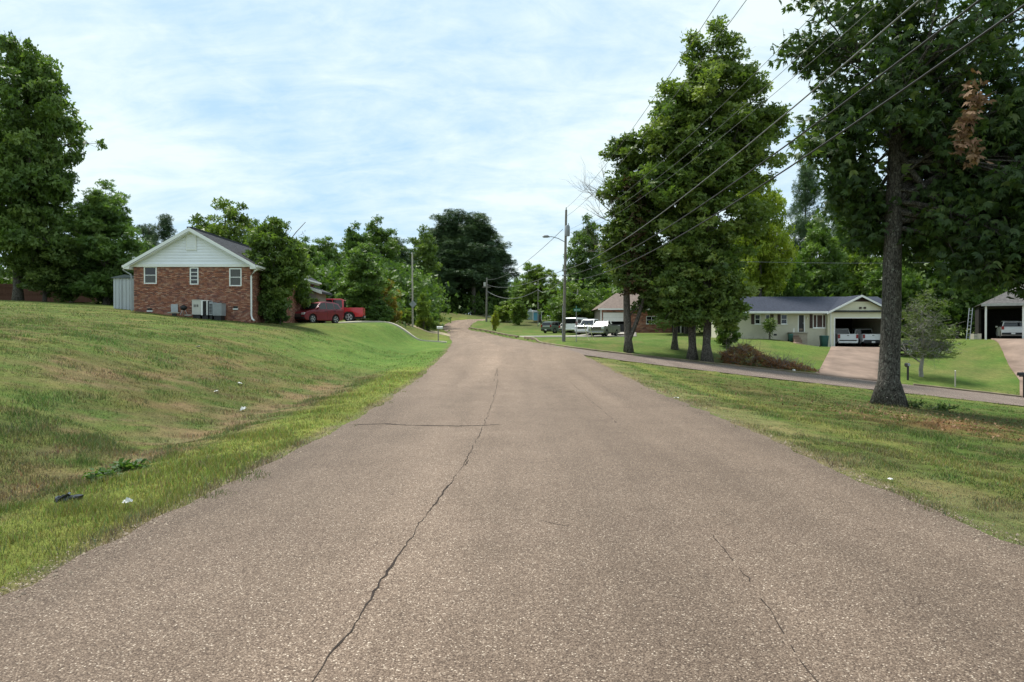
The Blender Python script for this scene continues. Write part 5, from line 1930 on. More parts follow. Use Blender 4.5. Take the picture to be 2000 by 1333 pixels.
# --- prototypes (real size, metres)
PR = {}
PR['dec_a'] = make_tree(1, [(0, 0, 9.5, 4.4, 4.4, 5.2, 130), (1.2, .4, 6.2, 3.6, 3.6, 2.6, 45), (-1.4, 0, 13.2, 2.3, 2.3, 2.6, 34)],
                        [(0, 0, -.4, .42), (0, 0, .6, .28), (.1, 0, 6, .2), (0, .1, 13, .05)], .34, 60, .95)
PR['dec_b'] = make_tree(2, [(0, 0, 8.0, 3.6, 3.6, 5.6, 120), (.8, -.6, 12.6, 1.7, 1.7, 2.2, 26), (-1.8, .3, 6.5, 2.4, 2.4, 3, 40)],
                        [(0, 0, -.4, .36), (0, 0, .6, .24), (-.15, 0, 6, .16), (.1, 0, 13, .04)], .34, 58, .9)
PR['dec_c'] = make_tree(3, [(0, 0, 6.5, 4.2, 4.2, 4.8, 120), (2.2, 0, 4.0, 2.6, 2.8, 2.6, 40), (-2.2, .5, 3.8, 2.6, 2.6, 2.8, 40)],
                        [(0, 0, -.4, .34), (0, 0, .5, .24), (.1, 0, 4, .16), (0, 0, 10, .04)], .34, 60, .95, limb_low=.12)
PR['pine_a'] = make_tree(4, [(0, 0, 14, 3.0, 3.0, 6.5, 80), (.5, .3, 19.5, 1.8, 1.8, 2.6, 26), (1.2, -.3, 9.5, 2.8, 2.8, 3, 26)],
                         [(0, 0, -.4, .36), (0, 0, .8, .26), (.15, 0, 11, .19), (.05, 0, 21, .05)], .44, 52, .9, 5, 1.3, -.15, .17, .010, .3, .55, flat=.7, needle=True)
PR['pine_b'] = make_tree(5, [(0, 0, 12, 3.6, 3.6, 7.5, 110), (-.9, .3, 18.5, 2.2, 2.2, 3.2, 34)],
                         [(0, 0, -.4, .4), (0, 0, .8, .28), (-.2, 0, 11, .2), (-.4, 0, 20.5, .05)], .46, 74, 1.0, 5, 1.3, -.15, .18, .010, .3, .55, flat=.7, needle=True)
PR['bush_a'] = make_tree(6, [(0, 0, 1.35, 1.5, 1.5, 1.3, 60), (.7, .2, 1.9, .8, .8, .8, 14)],
                         [(0, 0, -.3, .10), (0, 0, .3, .07), (0, 0, 2.0, .02)], .17, 52, .42, limb_low=.05)
PR['bush_b'] = make_tree(7, [(0, 0, 1.9, 1.35, 1.35, 2.0, 66), (-.5, 0, 3.3, .6, .6, .9, 12)],
                         [(0, 0, -.3, .10), (0, 0, .3, .07), (0, 0, 3.4, .02)], .20, 50, .45, limb_low=.05)
PR['cedar'] = make_tree(8, [(0, 0, 4.2, 2.9, 2.9, 4.4, 150), (0, 0, 7.4, 1.7, 1.7, 2.6, 40), (0, 0, 1.8, 3.0, 3.0, 1.6, 50)],
                        [(0, 0, -.4, .3), (0, 0, .5, .22), (0, 0, 9, .04)], .26, 66, .7, 5, 1.2, 0, .28, .009, .4, .5, limb_low=.05)


def grow(proto, name, label, pxl, top_px, d, half_px=None, tint=(1, 1, 1), leaf=None, rz=None, group=None, sink=0.0, cat='tree', yoff=0):
    """stand a copy of a prototype on the land so that its top and spread have the given real size"""
    dims = {'dec_a': (15.4, 4.9), 'dec_b': (14.6, 4.0), 'dec_c': (11.3, 4.7), 'pine_a': (21.8, 3.4), 'pine_b': (21.4, 3.9),
            'bush_a': (2.9, 1.75), 'bush_b': (4.2, 1.55), 'cedar': (9.7, 3.2)}[proto]
    x = gx(pxl, d)
    z = hz(x, d) - sink
    h = gz(top_px, d) - z
    sz = h / dims[0]
    sx = (half_px * d / FPX) / dims[1] if half_px else sz
    if leaf is None:
        leaf = 'needle' if proto.startswith('pine') or proto == 'cedar' else 'leaf'
    if rz is None:
        rz = random.uniform(0, 6.28)
    return plant(name, label, cat, PR[proto], (x, d + yoff, z), rz, (sx, sx, sz), tint, leaf, 'bark', group)


# --- left-hand side
L1 = make_tree(21, [(0, 0, 13.0, 5.2, 5.0, 6.4, 190), (.6, -.6, 8.0, 4.3, 4.2, 4.2, 100), (.4, 0, 18.0, 2.6, 2.6, 2.8, 40), (1.4, -1.2, 4.6, 2.9, 2.8, 2.2, 40), (3.6, -.5, 13.5, 1.8, 1.8, 1.6, 22), (3.4, 0, 9.8, 1.7, 1.7, 1.6, 20), (2.6, 0, 17.2, 1.7, 1.7, 1.8, 20)],
               [(0, 0, -.4, .6), (0, 0, .6, .42), (.2, 0, 8, .3), (0, 0, 18, .06)], .30, 66, .92, width=.62, twigs=1)
x0 = gx(35, 55)
plant('broadleaf_tree', 'tall broad tree filling the left edge of the view above the lawn', 'tree', L1, (x0, 55, hz(x0, 55)), 0, (.78, .88, 1.0), (1.12, 1.18, 1.12))
grow('dec_a', 'broadleaf_tree', 'part hidden tree behind the tall one at the left edge, by the fence', -70, 190, 63, 150, (.85, .95, .95))
grow('dec_c', 'small_tree', 'low pale leaved tree with large leaves under the tall left edge tree', 88, 452, 56, 70, (1.25, 1.22, 1.2))
grow('cedar', 'dark_round_tree', 'dark dense round tree left of the grey shed', 208, 366, 58, 88, (1.1, 1.22, 1.25), 'leaf')
grow('dec_b', 'broadleaf_tree', 'slim tree filling the gap between the tall left tree and the dark round one', 140, 410, 66, 60, (.75, .85, .8))
grow('pine_a', 'pine_tree', 'distant pine showing just left of the brick house roof', 322, 426, 112, 28, (1, 1.05, 1.1))
grow('pine_b', 'pine_tree', 'distant pine crown beside the dark round tree, left of the roof', 293, 436, 118, 24, (.95, 1.0, 1.1))
grow('dec_c', 'broadleaf_tree', 'rounded tree rising right behind the brick house ridge', 440, 398, 80, 84, (1.1, 1.1, .85))
grow('dec_b', 'broadleaf_tree', 'tree low behind the brick house roof, right of the rounded one', 500, 438, 90, 40, (.9, 1.0, .9))
# overgrown bushes hiding the brick house's long side
SB = make_tree(23, [(-.2, 0, 3.6, 1.6, 1.8, 2.9, 84), (1.1, 0, 4.2, 1.1, 1.2, 1.3, 30), (-.5, .2, 1.5, 1.4, 1.5, 1.4, 36), (-.3, 0, 5.9, .9, .9, 1.0, 14)],
               [(0, 0, -.4, .16), (.05, 0, 2, .11), (-.1, 0, 6, .03)], .26, 56, .62, limb_low=.04, twigs=1)
x0 = gx(540, 47)
sapl = plant('overgrown_shrub', 'tall overgrown shrub tree against the brick house wall with bare shoots on top', 'shrub', SB, (x0 + .1, 46.6, hz(x0, 46.6)), .5, (1, 1, 1.0), (1.05, 1.08, .95))
sh = MB()
rr = np.random.default_rng(77)
for k, (dx, dz) in enumerate(((-.75, .35), (-.35, .05), (.35, .5), (1.0, .35), (2.0, .4))):
    b0 = (dx * .3, 0, 5.2)
    sh.tube([b0, (dx * .65, rr.normal(0, .1), 6.2), (dx, rr.normal(0, .2), 6.6 + dz)], [.035, .03, .022], 5)
    for q in range(5):
        f = .55 + q * .1
        c0 = Vector((dx * (.3 + .7 * f), 0, 5.2 + (.8 + dz) * f))
        sh.tube([c0, c0 + Vector((rr.normal(0, .12), rr.normal(0, .12), .10))], [.02, .008], 4)
sh.build('bare_shoot', M['twig'], sapl, smooth=True)
for pxl, tp, d, hp, lab, tn in ((584, 482, 54.0, 38, 'leafy bush right of the overgrown shrub, behind the red car bonnet', (1.05, 1.1, .9)),
                                (520, 560, 45.4, 20, 'low bush at the brick house corner beside the downpipe', (.8, .9, .8)),
                                (548, 582, 46.3, 18, 'dark low bush at the foot of the overgrown shrub', (.7, .85, .75)),
                                (606, 548, 63, 30, 'pale green bush between the house corner and the red car', (1.25, 1.25, .95))):
    grow('bush_b', 'bush', lab, pxl, tp, d, hp, tn, cat='bush')
# woodland behind the cars and along the bend
for proto, nm, lab, pxl, tp, d, hp, tn in (
        ('dec_b', 'broadleaf_tree', 'narrow tree behind the overgrown shrub, first in the wood from the left', 598, 470, 92, 44, (.9, 1.05, .95)),
        ('dec_a', 'broadleaf_tree', 'tree in the wood straight above the red car', 640, 470, 112, 50, (.95, 1.05, .9)),
        ('dec_b', 'broadleaf_tree', 'tallish ragged tree in the wood above the red pickup bed', 700, 445, 118, 42, (.85, 1.0, .95)),
        ('dec_b', 'broadleaf_tree', 'tallest ragged treetop left of the pale bare pole', 744, 434, 124, 46, (.95, 1.05, .85)),
        ('pine_b', 'pine_tree', 'dark pine between the ragged treetop and the pale bare pole', 782, 462, 130, 34, (.9, 1, 1)),
        ('dec_b', 'broadleaf_tree', 'tree right behind the pale bare pole', 822, 452, 134, 40, (1.0, 1.05, .85)),
        ('cedar', 'magnolia_tree', 'dark rounded evergreen with a browned top behind the red pickup', 706, 486, 76, 58, (1.15, 1.25, 1.2)),
        ('bush_b', 'browning_tree', 'small browning tree right of the dark rounded evergreen', 762, 545, 80, 24, (2.4, 1.25, .9)),
        ('pine_b', 'pine_tree', 'left pine of the big dark pine clump above the bend', 866, 438, 190, 46, (1, 1.05, 1.05)),
        ('pine_b', 'pine_tree', 'tallest pine of the big dark clump above the bend', 896, 412, 193, 56, (1, 1.08, 1.1)),
        ('pine_a', 'pine_tree', 'front middle pine of the big dark clump', 925, 424, 189, 58, (.95, 1.0, 1.0)),
        ('pine_b', 'pine_tree', 'right shoulder pine of the big dark clump', 952, 444, 192, 50, (.92, 1.0, 1.05)),
        ('pine_a', 'pine_tree', 'rightmost pine of the big dark clump, above the far utility pole', 970, 482, 195, 40, (.9, 1, 1.05)),
        ('pine_b', 'pine_tree', 'rear pine filling the left middle of the big dark clump', 882, 446, 200, 52, (.92, 1, 1.05)),
        ('pine_b', 'pine_tree', 'rear pine filling the right middle of the big dark clump', 940, 436, 201, 52, (.95, 1.02, 1.05)),
        ('pine_a', 'pine_tree', 'low front pine at the left foot of the big dark clump', 860, 490, 186, 40, (.95, 1.05, 1.0)),
        ('dec_c', 'broadleaf_tree', 'low broad tree under the pines at the outside of the bend', 832, 540, 140, 40, (.9, 1.02, .85)),
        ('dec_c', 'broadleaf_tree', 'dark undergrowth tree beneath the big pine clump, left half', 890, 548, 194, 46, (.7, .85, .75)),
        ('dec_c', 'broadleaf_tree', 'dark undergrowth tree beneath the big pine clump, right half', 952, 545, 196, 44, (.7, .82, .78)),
        ('bush_b', 'bush', 'yellow green bush right of the pale bare pole', 828, 570, 100, 18, (1.5, 1.45, .8)),
        ('bush_a', 'bush', 'rounded low bush at the foot of the pale bare pole', 836, 606, 102, 24, (1.0, 1.15, 1.0)),
        ('bush_a', 'bush', 'low pale bush at the roadside under the pines', 846, 612, 126, 20, (1.25, 1.2, .9)),
        ('bush_a', 'bush', 'olive shrub left of the pale bare pole', 792, 600, 98, 17, (1.35, 1.2, .8)),
        ('bush_b', 'bush', 'grey green bush behind the red pickup tailgate', 738, 585, 74, 30, (.8, .95, .9)),
        ('dec_b', 'broadleaf_tree', 'small tree far beyond the road bend, right of the pines', 1006, 545, 230, 22, (1.1, 1.15, 1.0)),
        ('dec_a', 'broadleaf_tree', 'bright mid green tree left of the tall utility pole', 1055, 516, 150, 46, (1.25, 1.25, .95)),
        ('dec_a', 'broadleaf_tree', 'tree behind the bright one, touching the utility pole', 1022, 556, 162, 30, (1.0, 1.1, .95)),
        ('dec_b', 'broadleaf_tree', 'tall dark tree right behind the tall utility pole', 1142, 434, 126, 42, (.9, 1.0, .95)),
        ('dec_b', 'broadleaf_tree', 'leaning tree beside the tall dark one, right of the utility pole', 1180, 478, 135, 30, (1.15, 1.2, .85)),
        ('dec_c', 'broadleaf_tree', 'broad drooping tree behind the row of parked cars', 1122, 558, 108, 52, (1.05, 1.12, .9)),
        ('bush_b', 'bush', 'bright rounded bush by the chain link fence', 984, 588, 150, 24, (1.5, 1.45, .85)),
        ('bush_b', 'bush', 'dark rounded bush right of the bright one by the fence', 1014, 586, 140, 19, (1.15, 1.2, .8)),
        ('dec_c', 'broadleaf_tree', 'low tree behind the blue shed', 1060, 566, 165, 36, (.9, 1.0, .85))):
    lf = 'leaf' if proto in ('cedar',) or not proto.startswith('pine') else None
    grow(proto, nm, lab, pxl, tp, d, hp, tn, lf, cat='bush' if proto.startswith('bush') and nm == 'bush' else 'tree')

# young staked plant on the verge by the bend
x0 = gx(968, 112)
plant('young_tree', 'thin young yellow green tree standing alone on the verge near the black mailbox', 'tree', PR['bush_b'], (x0, 112, hz(x0, 112)), 1, (.42, .42, .8), (2.6, 2.0, .9))

# --- right-hand side: two-trunk group, vine-clad tree, dead limbs
T2a = make_tree(31, [(-.2, 0, 13.6, 3.7, 3.4, 5.2, 120), (.9, .3, 18.6, 3.4, 3.0, 3.4, 80), (1.6, .2, 21.6, 1.7, 1.7, 2.0, 26), (-1.0, 0, 20.6, 1.5, 1.5, 2.2, 22), (2.6, 0, 15.4, 2.4, 2.4, 2.8, 56),
                     (3.6, .2, 17.4, 1.9, 1.9, 1.7, 24), (-2.6, .3, 16.6, 1.8, 1.8, 2.4, 34), (-.4, -.3, 8.4, 2.6, 2.4, 2.6, 46), (-1.6, 0, 6.4, 2.4, 2.4, 2.4, 36), (.6, -.8, 4.4, 1.6, 1.5, 1.7, 22), (2.6, .4, 11.0, 1.7, 1.7, 2.0, 24), (1.5, -.6, 4.6, 1.2, 1.2, 1.6, 16), (-.6, .2, 23.0, .8, .8, 1.4, 9), (.7, 0, 23.6, .7, .7, 1.3, 8), (4.4, 0, 17.8, 1.0, 1.0, 1.0, 9), (-1.7, .2, 18.9, 1.6, 1.6, 1.9, 26), (2.4, -.2, 20.2, 1.6, 1.6, 1.7, 24)],
                [(0, 0, -.5, .55), (0, 0, .4, .28), (.1, 0, 7, .22), (.35, 0, 14, .14), (.6, 0, 22, .04)], .25, 46, .74, 3, 1.15, .45, .60, .010, limb_low=.2, twigs=1, shell=.55)
T2b = make_tree(32, [(0, 0, 11.4, 3.2, 3.0, 4.8, 110), (-.9, 0, 16.2, 2.4, 2.2, 3.2, 50), (-2.3, .2, 13.2, 1.7, 1.7, 2.2, 28), (1.8, -.4, 14.0, 1.7, 1.7, 2.0, 26), (1.5, -.5, 7.0, 2.5, 2.4, 2.6, 40), (-1.5, -.3, 5.4, 1.8, 1.7, 1.8, 24), (-1.3, -.3, 3.3, 1.2, 1.1, 1.3, 18)],
                [(0, 0, -.5, .46), (0, 0, .4, .24), (-.1, 0, 6, .19), (-.4, 0, 18, .05)], .25, 48, .74, 3, 1.15, .45, .60, .010, limb_low=.2, twigs=1, shell=.55)
for msh, pxl, d, lab, sc, tn, rz in (
        (T2a, 1380, 49.5, 'tallest roadside tree with a grey trunk, right of the twin trunks', (1.06, 1.06, .97), (1.32, 1.26, 1.1), 0),
        (T2b, 1352, 50.2, 'dark trunked tree standing close left of the tallest roadside tree', (1.18, 1.18, 1.0), (1.15, 1.18, 1.05), .7),
        (T2b, 1318, 54.0, 'slimmer tree set back left of the dark trunked roadside tree', (.85, .85, .90), (.92, 1.0, .9), 3.0)):
    x0 = gx(pxl, d)
    plant('roadside_tree', lab, 'tree', msh, (x0, d, hz(x0, d)), rz, sc, tn)
T3 = make_tree(33, [(0, 0, 10.4, 1.7, 1.7, 5.2, 105), (.5, 0, 6.6, 1.7, 1.6, 1.8, 34), (1.7, -.3, 4.4, 1.3, 1.2, 1.5, 26), (-.1, 0, 15.2, 1.0, 1.0, 1.6, 18)],
               [(0, 0, -.4, .42), (0, 0, .4, .26), (-.1, 0, 4, .22), (0, 0, 10, .15), (0, 0, 16.5, .03)], .30, 48, .8, 3, 1.1, .5, .55, .010, limb_low=.15, twigs=2)
x0 = gx(1227, 51.5)
vt = plant('vine_clad_tree', 'vine covered tree with a browned flank and bare limbs, left of the roadside group', 'tree', T3, (x0, 51.5, hz(x0, 51.5)), 0, (1.12, 1.12, .97), (.95, .95, .8))
r_ = np.random.default_rng(5)
# second stem that leans right from the fork
mb = MB()
mb.tube([(.05, -.1, .9), (.55, -.2, 2.4), (1.15, -.3, 4.6), (1.6, -.3, 7.2)], [.16, .14, .11, .05], 8)
mb.build('forked_stem', M['bark'], vt, smooth=True)
# browned vine hanging on the flank
cl_ = np.stack([r_.normal(.15, .40, 520), r_.normal(-.9, .5, 520), r_.uniform(4.4, 13.0, 520)], -1)
V, T = leaf_cards(cl_, r_.uniform(.05, .75, 520), .28, 3, 1.2, .9, .42, r_)
bv = mesh_np('dead_vine', V, np.arange(len(V)).reshape(-1, 4))
fattr(bv, 'tone', T)
link('dead_vine', bv, M['dead_leaf'], vt).color = (.52, .62, .55, 1)
# leafless limbs reaching left into the sky
mb = MB()


def fork(p, d, ln, rad, depth, rg):
    q = [Vector(p)]
    dd = Vector(d)
    for k in range(3):
        dd = (dd + Vector((rg.normal(0, .10), rg.normal(0, .12), rg.normal(.04, .08)))).normalized()
        q.append(q[-1] + dd * ln / 3)
    mb.tube(q, [rad, rad * .85, rad * .72, rad * .55], 5 if depth > 2 else 3, False)
    if depth == 0:
        return
    for _ in range(3 if depth > 1 else 3):
        s = q[rg.integers(1, 4)]
        nd = (dd + Vector((rg.normal(0, .42), rg.normal(0, .42), rg.normal(.12, .30)))).normalized()
        fork(s, nd, ln * rg.uniform(.55, .85), rad * .5, depth - 1, rg)


fork((0, 0, 8.6), (-.55, 0, .85), 2.7, .08, 4, r_)
fork((0, 0, 10.2), (-.35, 0, .95), 2.4, .06, 4, r_)
fork((-.05, 0, 6.6), (-.9, 0, .40), 2.0, .05, 3, r_)
mb.build('bare_limb', M['twig'], vt, smooth=True)

for proto, nm, lab, pxl, tp, d, hp, tn in (
        ('dec_a', 'broadleaf_tree', 'yellow green tree right of the tallest roadside tree', 1484, 335, 74, 66, (1.9, 1.65, .62)),
        ('dec_c', 'broadleaf_tree', 'lower yellow green tree behind the left end of the cream house', 1450, 440, 78, 56, (1.35, 1.3, .7)),
        ('dec_c', 'broadleaf_tree', 'dark tree filling the gap behind the roadside trunks', 1340, 470, 90, 80, (.8, .92, .75)),
        ('dec_b', 'broadleaf_tree', 'tree behind the brown roofed house, left part', 1250, 500, 122, 60, (.85, .95, .8)),
        ('pine_a', 'pine_tree', 'open pine with sky showing through, left of the two behind the cream house', 1572, 326, 92, 40, (1, 1.05, 1.0)),
        ('pine_a', 'pine_tree', 'pine right of the open one behind the cream house garage', 1640, 345, 98, 40, (.95, 1.05, .95)),
        ('dec_b', 'broadleaf_tree', 'dark leafy tree behind the cream house roof centre', 1600, 430, 84, 52, (.85, .95, .75)),
        ('dec_a', 'broadleaf_tree', 'bright leafed tree just behind the garage gable', 1690, 415, 86, 62, (1.05, 1.12, .7)),
        ('dec_c', 'broadleaf_tree', 'low woodland tree behind the cream house, left of the garage', 1530, 485, 82, 52, (.8, .95, .7)),
        ('dec_a', 'broadleaf_tree', 'woodland tree between the oak trunk and the carport', 1800, 400, 84, 66, (.8, .92, .72)),
        ('dec_b', 'broadleaf_tree', 'tall dark tree behind the carport roof', 1930, 330, 88, 70, (.75, .9, .72)),
        ('pine_b', 'pine_tree', 'tall dark pine beyond the carport at the right edge', 1990, 165, 92, 62, (.85, .95, .9)),
        ('dec_a', 'broadleaf_tree', 'dark woodland tree at the right edge beside the tall pine', 2060, 300, 84, 90, (.75, .9, .72)),
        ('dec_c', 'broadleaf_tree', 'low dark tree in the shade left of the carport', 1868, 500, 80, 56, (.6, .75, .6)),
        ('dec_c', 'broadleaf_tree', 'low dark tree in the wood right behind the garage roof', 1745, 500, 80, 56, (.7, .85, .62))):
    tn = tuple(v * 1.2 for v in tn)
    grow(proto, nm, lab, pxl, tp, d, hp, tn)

# --- the near tree at the right
OAK_X, OAK_Y = gx(1737, 26), 26.0
OAK = make_tree(41, [(1.2, 0, 13.2, 4.6, 4.4, 5.2, 165), (4.4, -1.4, 7.2, 3.6, 2.4, 3.0, 150), (-1.6, .2, 9.9, 1.3, 1.3, 1.5, 20), (-.8, .4, 13.6, 2.8, 2.4, 2.6, 40),
                     (3.2, .2, 10.0, 3.0, 2.6, 2.6, 90), (.5, 1.0, 7.2, 1.9, 1.4, 1.8, 44), (2.4, -.3, 7.2, 1.9, 1.8, 2.1, 60), (-1.0, .6, 8.3, 1.1, 1.1, 1.2, 20), (3.9, -2.2, 5.6, 2.4, 1.5, 1.3, 50), (7.3, -.8, 9.6, 3.0, 2.4, 4.2, 100)],
                [(-.02, 0, -.35, .78), (0, 0, .02, .58), (0, 0, .35, .46), (.02, 0, .9, .385), (.05, 0, 2.2, .345), (.09, 0, 4.5, .325), (.15, 0, 7.5, .29), (.2, 0, 11, .20), (.3, 0, 16.5, .05)],
                .25, 46, .85, 5, .85, .85, .30, .012, .7, limb_low=.44, twigs=2, flat=.7)
ok = plant('hickory_tree', 'big dark tree with furrowed bark in the foreground grass at the right', 'tree', OAK, (OAK_X, OAK_Y, hz(OAK_X, OAK_Y)), 0, 1.0, (1.0, 1.05, .92), 'leaf_oak', 'bark_oak')
for c_ in ok.children:
    if c_.name.startswith('crown'):
        c_['kind'] = 'stuff'
# sprays on the side towards the road hang singly, each leaf spray an object
r_ = np.random.default_rng(71)
spm = []
for k in range(4):
    V, T = leaf_cards(np.zeros((1, 3)), np.array([.45 + .15 * k]), .28, 5, .85, .95, .30, r_)
    me = mesh_np('leaf_spray', V, np.arange(len(V)).reshape(-1, 4))
    fattr(me, 'tone', T)
    me.materials.append(M['leaf_oak'])
    spm.append(me)
for k in range(230):
    if k < 150:
        q = Vector((r_.uniform(1.8, 8.0), r_.uniform(-4.4, -3.0), r_.uniform(4.6, 10.5)))
    else:
        q = Vector((r_.uniform(-4.0, 2.0), r_.uniform(-3.2, -1.8), r_.uniform(8.0, 14.0)))
    o = bpy.data.objects.new('leaf_spray', spm[r_.integers(4)])
    COL.objects.link(o)
    o.parent = ok
    o.location = q
    o.rotation_euler = (r_.uniform(-.5, .5), r_.uniform(-.5, .5), r_.uniform(0, 6.28))
    o.scale = (r_.uniform(.8, 1.25),) * 3
# withered spray and webbing hanging in the right of the crown
r_ = np.random.default_rng(15)
k = r_.random(130)
cl_ = np.stack([-.05 + .22 * np.sin(k * 7) + r_.normal(0, .16, 130), -4.6 + r_.normal(0, .15, 130), 10.6 - 2.6 * k + r_.normal(0, .12, 130)], -1)
V, T = leaf_cards(cl_, r_.uniform(.2, 1, 130), .20, 4, 1.0, 1.4, .36, r_)
me = mesh_np('withered_spray', V, np.arange(len(V)).reshape(-1, 4))
fattr(me, 'tone', T)
link('withered_spray', me, M['dead_leaf'], ok, kind='stuff')

# grey twiggy small tree right of the big trunk
GT = make_tree(43, [(0, 0, 3.0, 2.0, 1.6, 1.5, 90), (.4, 0, 1.9, 1.6, 1.2, .9, 30), (0, 0, 4.6, 1.3, 1.0, 1.3, 34)],
               [(0, 0, -.3, .13), (0, 0, .6, .10), (.1, 0, 2.2, .08), (0, 0, 4.6, .03)], .11, 26, .5, 3, 1.2, .5, .4, .012, limb_low=.12, twigs=7, leaf_frac=.7)
x0 = gx(1799, 49)
plant('withering_tree', 'small withering grey green tree with many bare twigs right of the big trunk', 'tree', GT, (x0, 49, hz(x0, 49)), 0, (1.3, 1.2, 1.02), (1.0, .95, .9), 'leaf', 'bark')
me_b = plain('lichen_twig', (.26, .25, .22), .9, .1, var=.25)
for ch in bpy.data.objects:
    if ch.parent and ch.parent.name.startswith('withering_tree') and ch.name.startswith('trunk'):
        ch.material_slots[0].material = me_b

# palm-like yard plant by the cream house
pm = MB()
r_ = np.random.default_rng(9)
pm.tube([(0, 0, -.2), (.02, 0, .7), (.06, 0, 1.35)], [.09, .08, .07], 7)
x0 = gx(1503, 64.6)
yp = thing('yard_plant', 'bushy topped plant on a bare stem in front of the cream house window', 'plant', (x0, 64.6, hz(x0, 64.6)))
pm.build('stem', M['bark'], yp, smooth=True)
P = np.stack([r_.normal(.06, .12, 90), r_.normal(0, .12, 90), r_.normal(1.45, .25, 90)], -1)
V, T = leaf_cards(P, r_.uniform(.1, .8, 90), .62, 3, 1.0, .5, .16, r_)
me = mesh_np('foliage', V, np.arange(len(V)).reshape(-1, 4))
fattr(me, 'tone', T)
link('foliage', me, M['leaf'], yp)

# heap of browned cut branches on the far kerb of the side street
r_ = np.random.default_rng(19)
bx0 = gx(1492, 49.3)
bp_ = thing('brush_pile', 'long heap of browned cut branches lying along the far kerb of the side street', 'brush pile', (bx0, 49.2, hz(bx0, 49.2)))
n = 1500
u_ = r_.beta(1.1, 1.6, n)
xx = -2.9 + 6.4 * u_
hh = (.95 * np.exp(-((xx + 1.3) / 1.3) ** 2) + .42) * (1 - smooth01(2.2, 3.5, xx))
yy = r_.normal(0, .42, n) - .14 * (xx + 1)
P = np.stack([xx, yy, r_.random(n) ** .8 * hh], -1)
P[:, 2] += H(P[:, 0] + bx0, P[:, 1] + 49.2) - hz(bx0, 49.2)
V, T = leaf_cards(P, r_.uniform(0, 1, n), .24, 3, 1.0, -.5, .18, r_)
me = mesh_np('withered_leaves', V, np.arange(len(V)).reshape(-1, 4))
fattr(me, 'tone', T)
link('withered_leaves', me, M['dead_leaf'], bp_).color = (1.35, 1.0, .72, 1)
mb = MB()
for i in range(420):
    k = r_.integers(0, n)
    d_ = Vector((r_.normal(0, .6), r_.normal(0, .3), abs(r_.normal(.35, .35)))).normalized()
    s = Vector(P[k])
    mb.tube([s, s + d_ * r_.uniform(.3, 1.0)], [.016, .006], 4, False)
mb.build('cut_branch', M['twig'], bp_)['kind'] = 'stuff'

# ------------------------------------------------------------------ poles, lamps, wires
def span(p, q, sag, r, mat, name, label, n=26, cat='cable', parent=None):
    pts = []
    for k in range(n + 1):
        f = k / n
        pts.append((p[0] + (q[0] - p[0]) * f, p[1] + (q[1] - p[1]) * f, p[2] + (q[2] - p[2]) * f - 4 * sag * f * (1 - f)))
    o = MB().tube(pts, r, 6).build(name, M[mat], smooth=True)
    tag(o, label, cat, 'overhead wires along the road')
    return o


def pole(name, label, pxl, d, top_py, r0, r1, mat, lean=0.0, base_sink=.3):
    x = gx(pxl, d)
    z = hz(x, d)
    zt = gz(top_py, d)
    t_ = thing(name, label, 'pole', (x, d, z))
    h = zt - z
    MB().tube([(0, 0, -base_sink), (lean * .33, 0, h * .33), (lean * .66, 0, h * .66), (lean, 0, h)], [r0, r0 + (r1 - r0) * .33, r0 + (r1 - r0) * .66, r1], 12).build('shaft', M[mat], t_, smooth=True)
    return t_, h


PX_, PD = 1101, 58.0
p1, h1 = pole('utility_pole', 'tall grey utility pole with a street lamp beside the junction kerb', PX_, PD, 411, .145, .09, 'wood_pole', .20)
zloc = lambda py, d, t_: gz(py, d) - t_.location.z
tf = zloc(462, PD, p1)
MB().tube([(.30, -.05, tf), (.30, -.05, tf + .12), (.30, -.05, tf + .78), (.30, -.05, tf + .9)], [.19, .21, .21, .15], 14).build('transformer', M['grey'], p1, smooth=True)
for k in (-1, 1):
    MB().tube([(.30 + k * .09, -.05, tf + .9), (.30 + k * .09, -.05, tf + 1.08)], [.04, .03], 8).build('bushing', M['acbeige'], p1)
za = zloc(468, PD, p1)
arm_pts = [(.10, -.1, za - .25), (-.5, -.5, za), (-1.0, -.9, za + .08), (-1.35, -1.15, za + .06)]
MB().tube(arm_pts, .032, 8).build('lamp_arm', M['steel'], p1, smooth=True)
MB().tube([(-1.25, -1.08, za + .05), (-1.45, -1.22, za + .07), (-1.75, -1.42, za + .03), (-1.85, -1.5, za)], [.05, .12, .11, .03], 10).build('lamp_head', M['grey'], p1, smooth=True)
for py_ in (528, 539):
    z = zloc(py_, PD, p1)
    MB().box(-.16, .26, -.22, -.10, z - .06, z + .06).build('cable_bracket', M['steel'], p1, bevel=.01)
MB().tube([(.20, 0, h1), (.20, 0, h1 + .22)], [.05, .035], 8).build('insulator', M['grey'], p1)
MB().tube([(-.14, -.14, .1), (-.10, -.13, 3.0)], .03, 6).build('ground_wire_guard', M['steel'], p1)

p0 = thing('utility_pole', 'utility pole beside the road behind the viewpoint', 'pole', (8.3, -5.0, hz(8.3, -5)))
MB().tube([(0, 0, -.3), (0, 0, 12.4)], [.19, .12], 12).build('shaft', M['wood_pole'], p0, smooth=True)
MB().box(-1.0, 1.0, -.06, .06, 11.0, 11.15).build('crossarm', M['wood_pole'], p0)

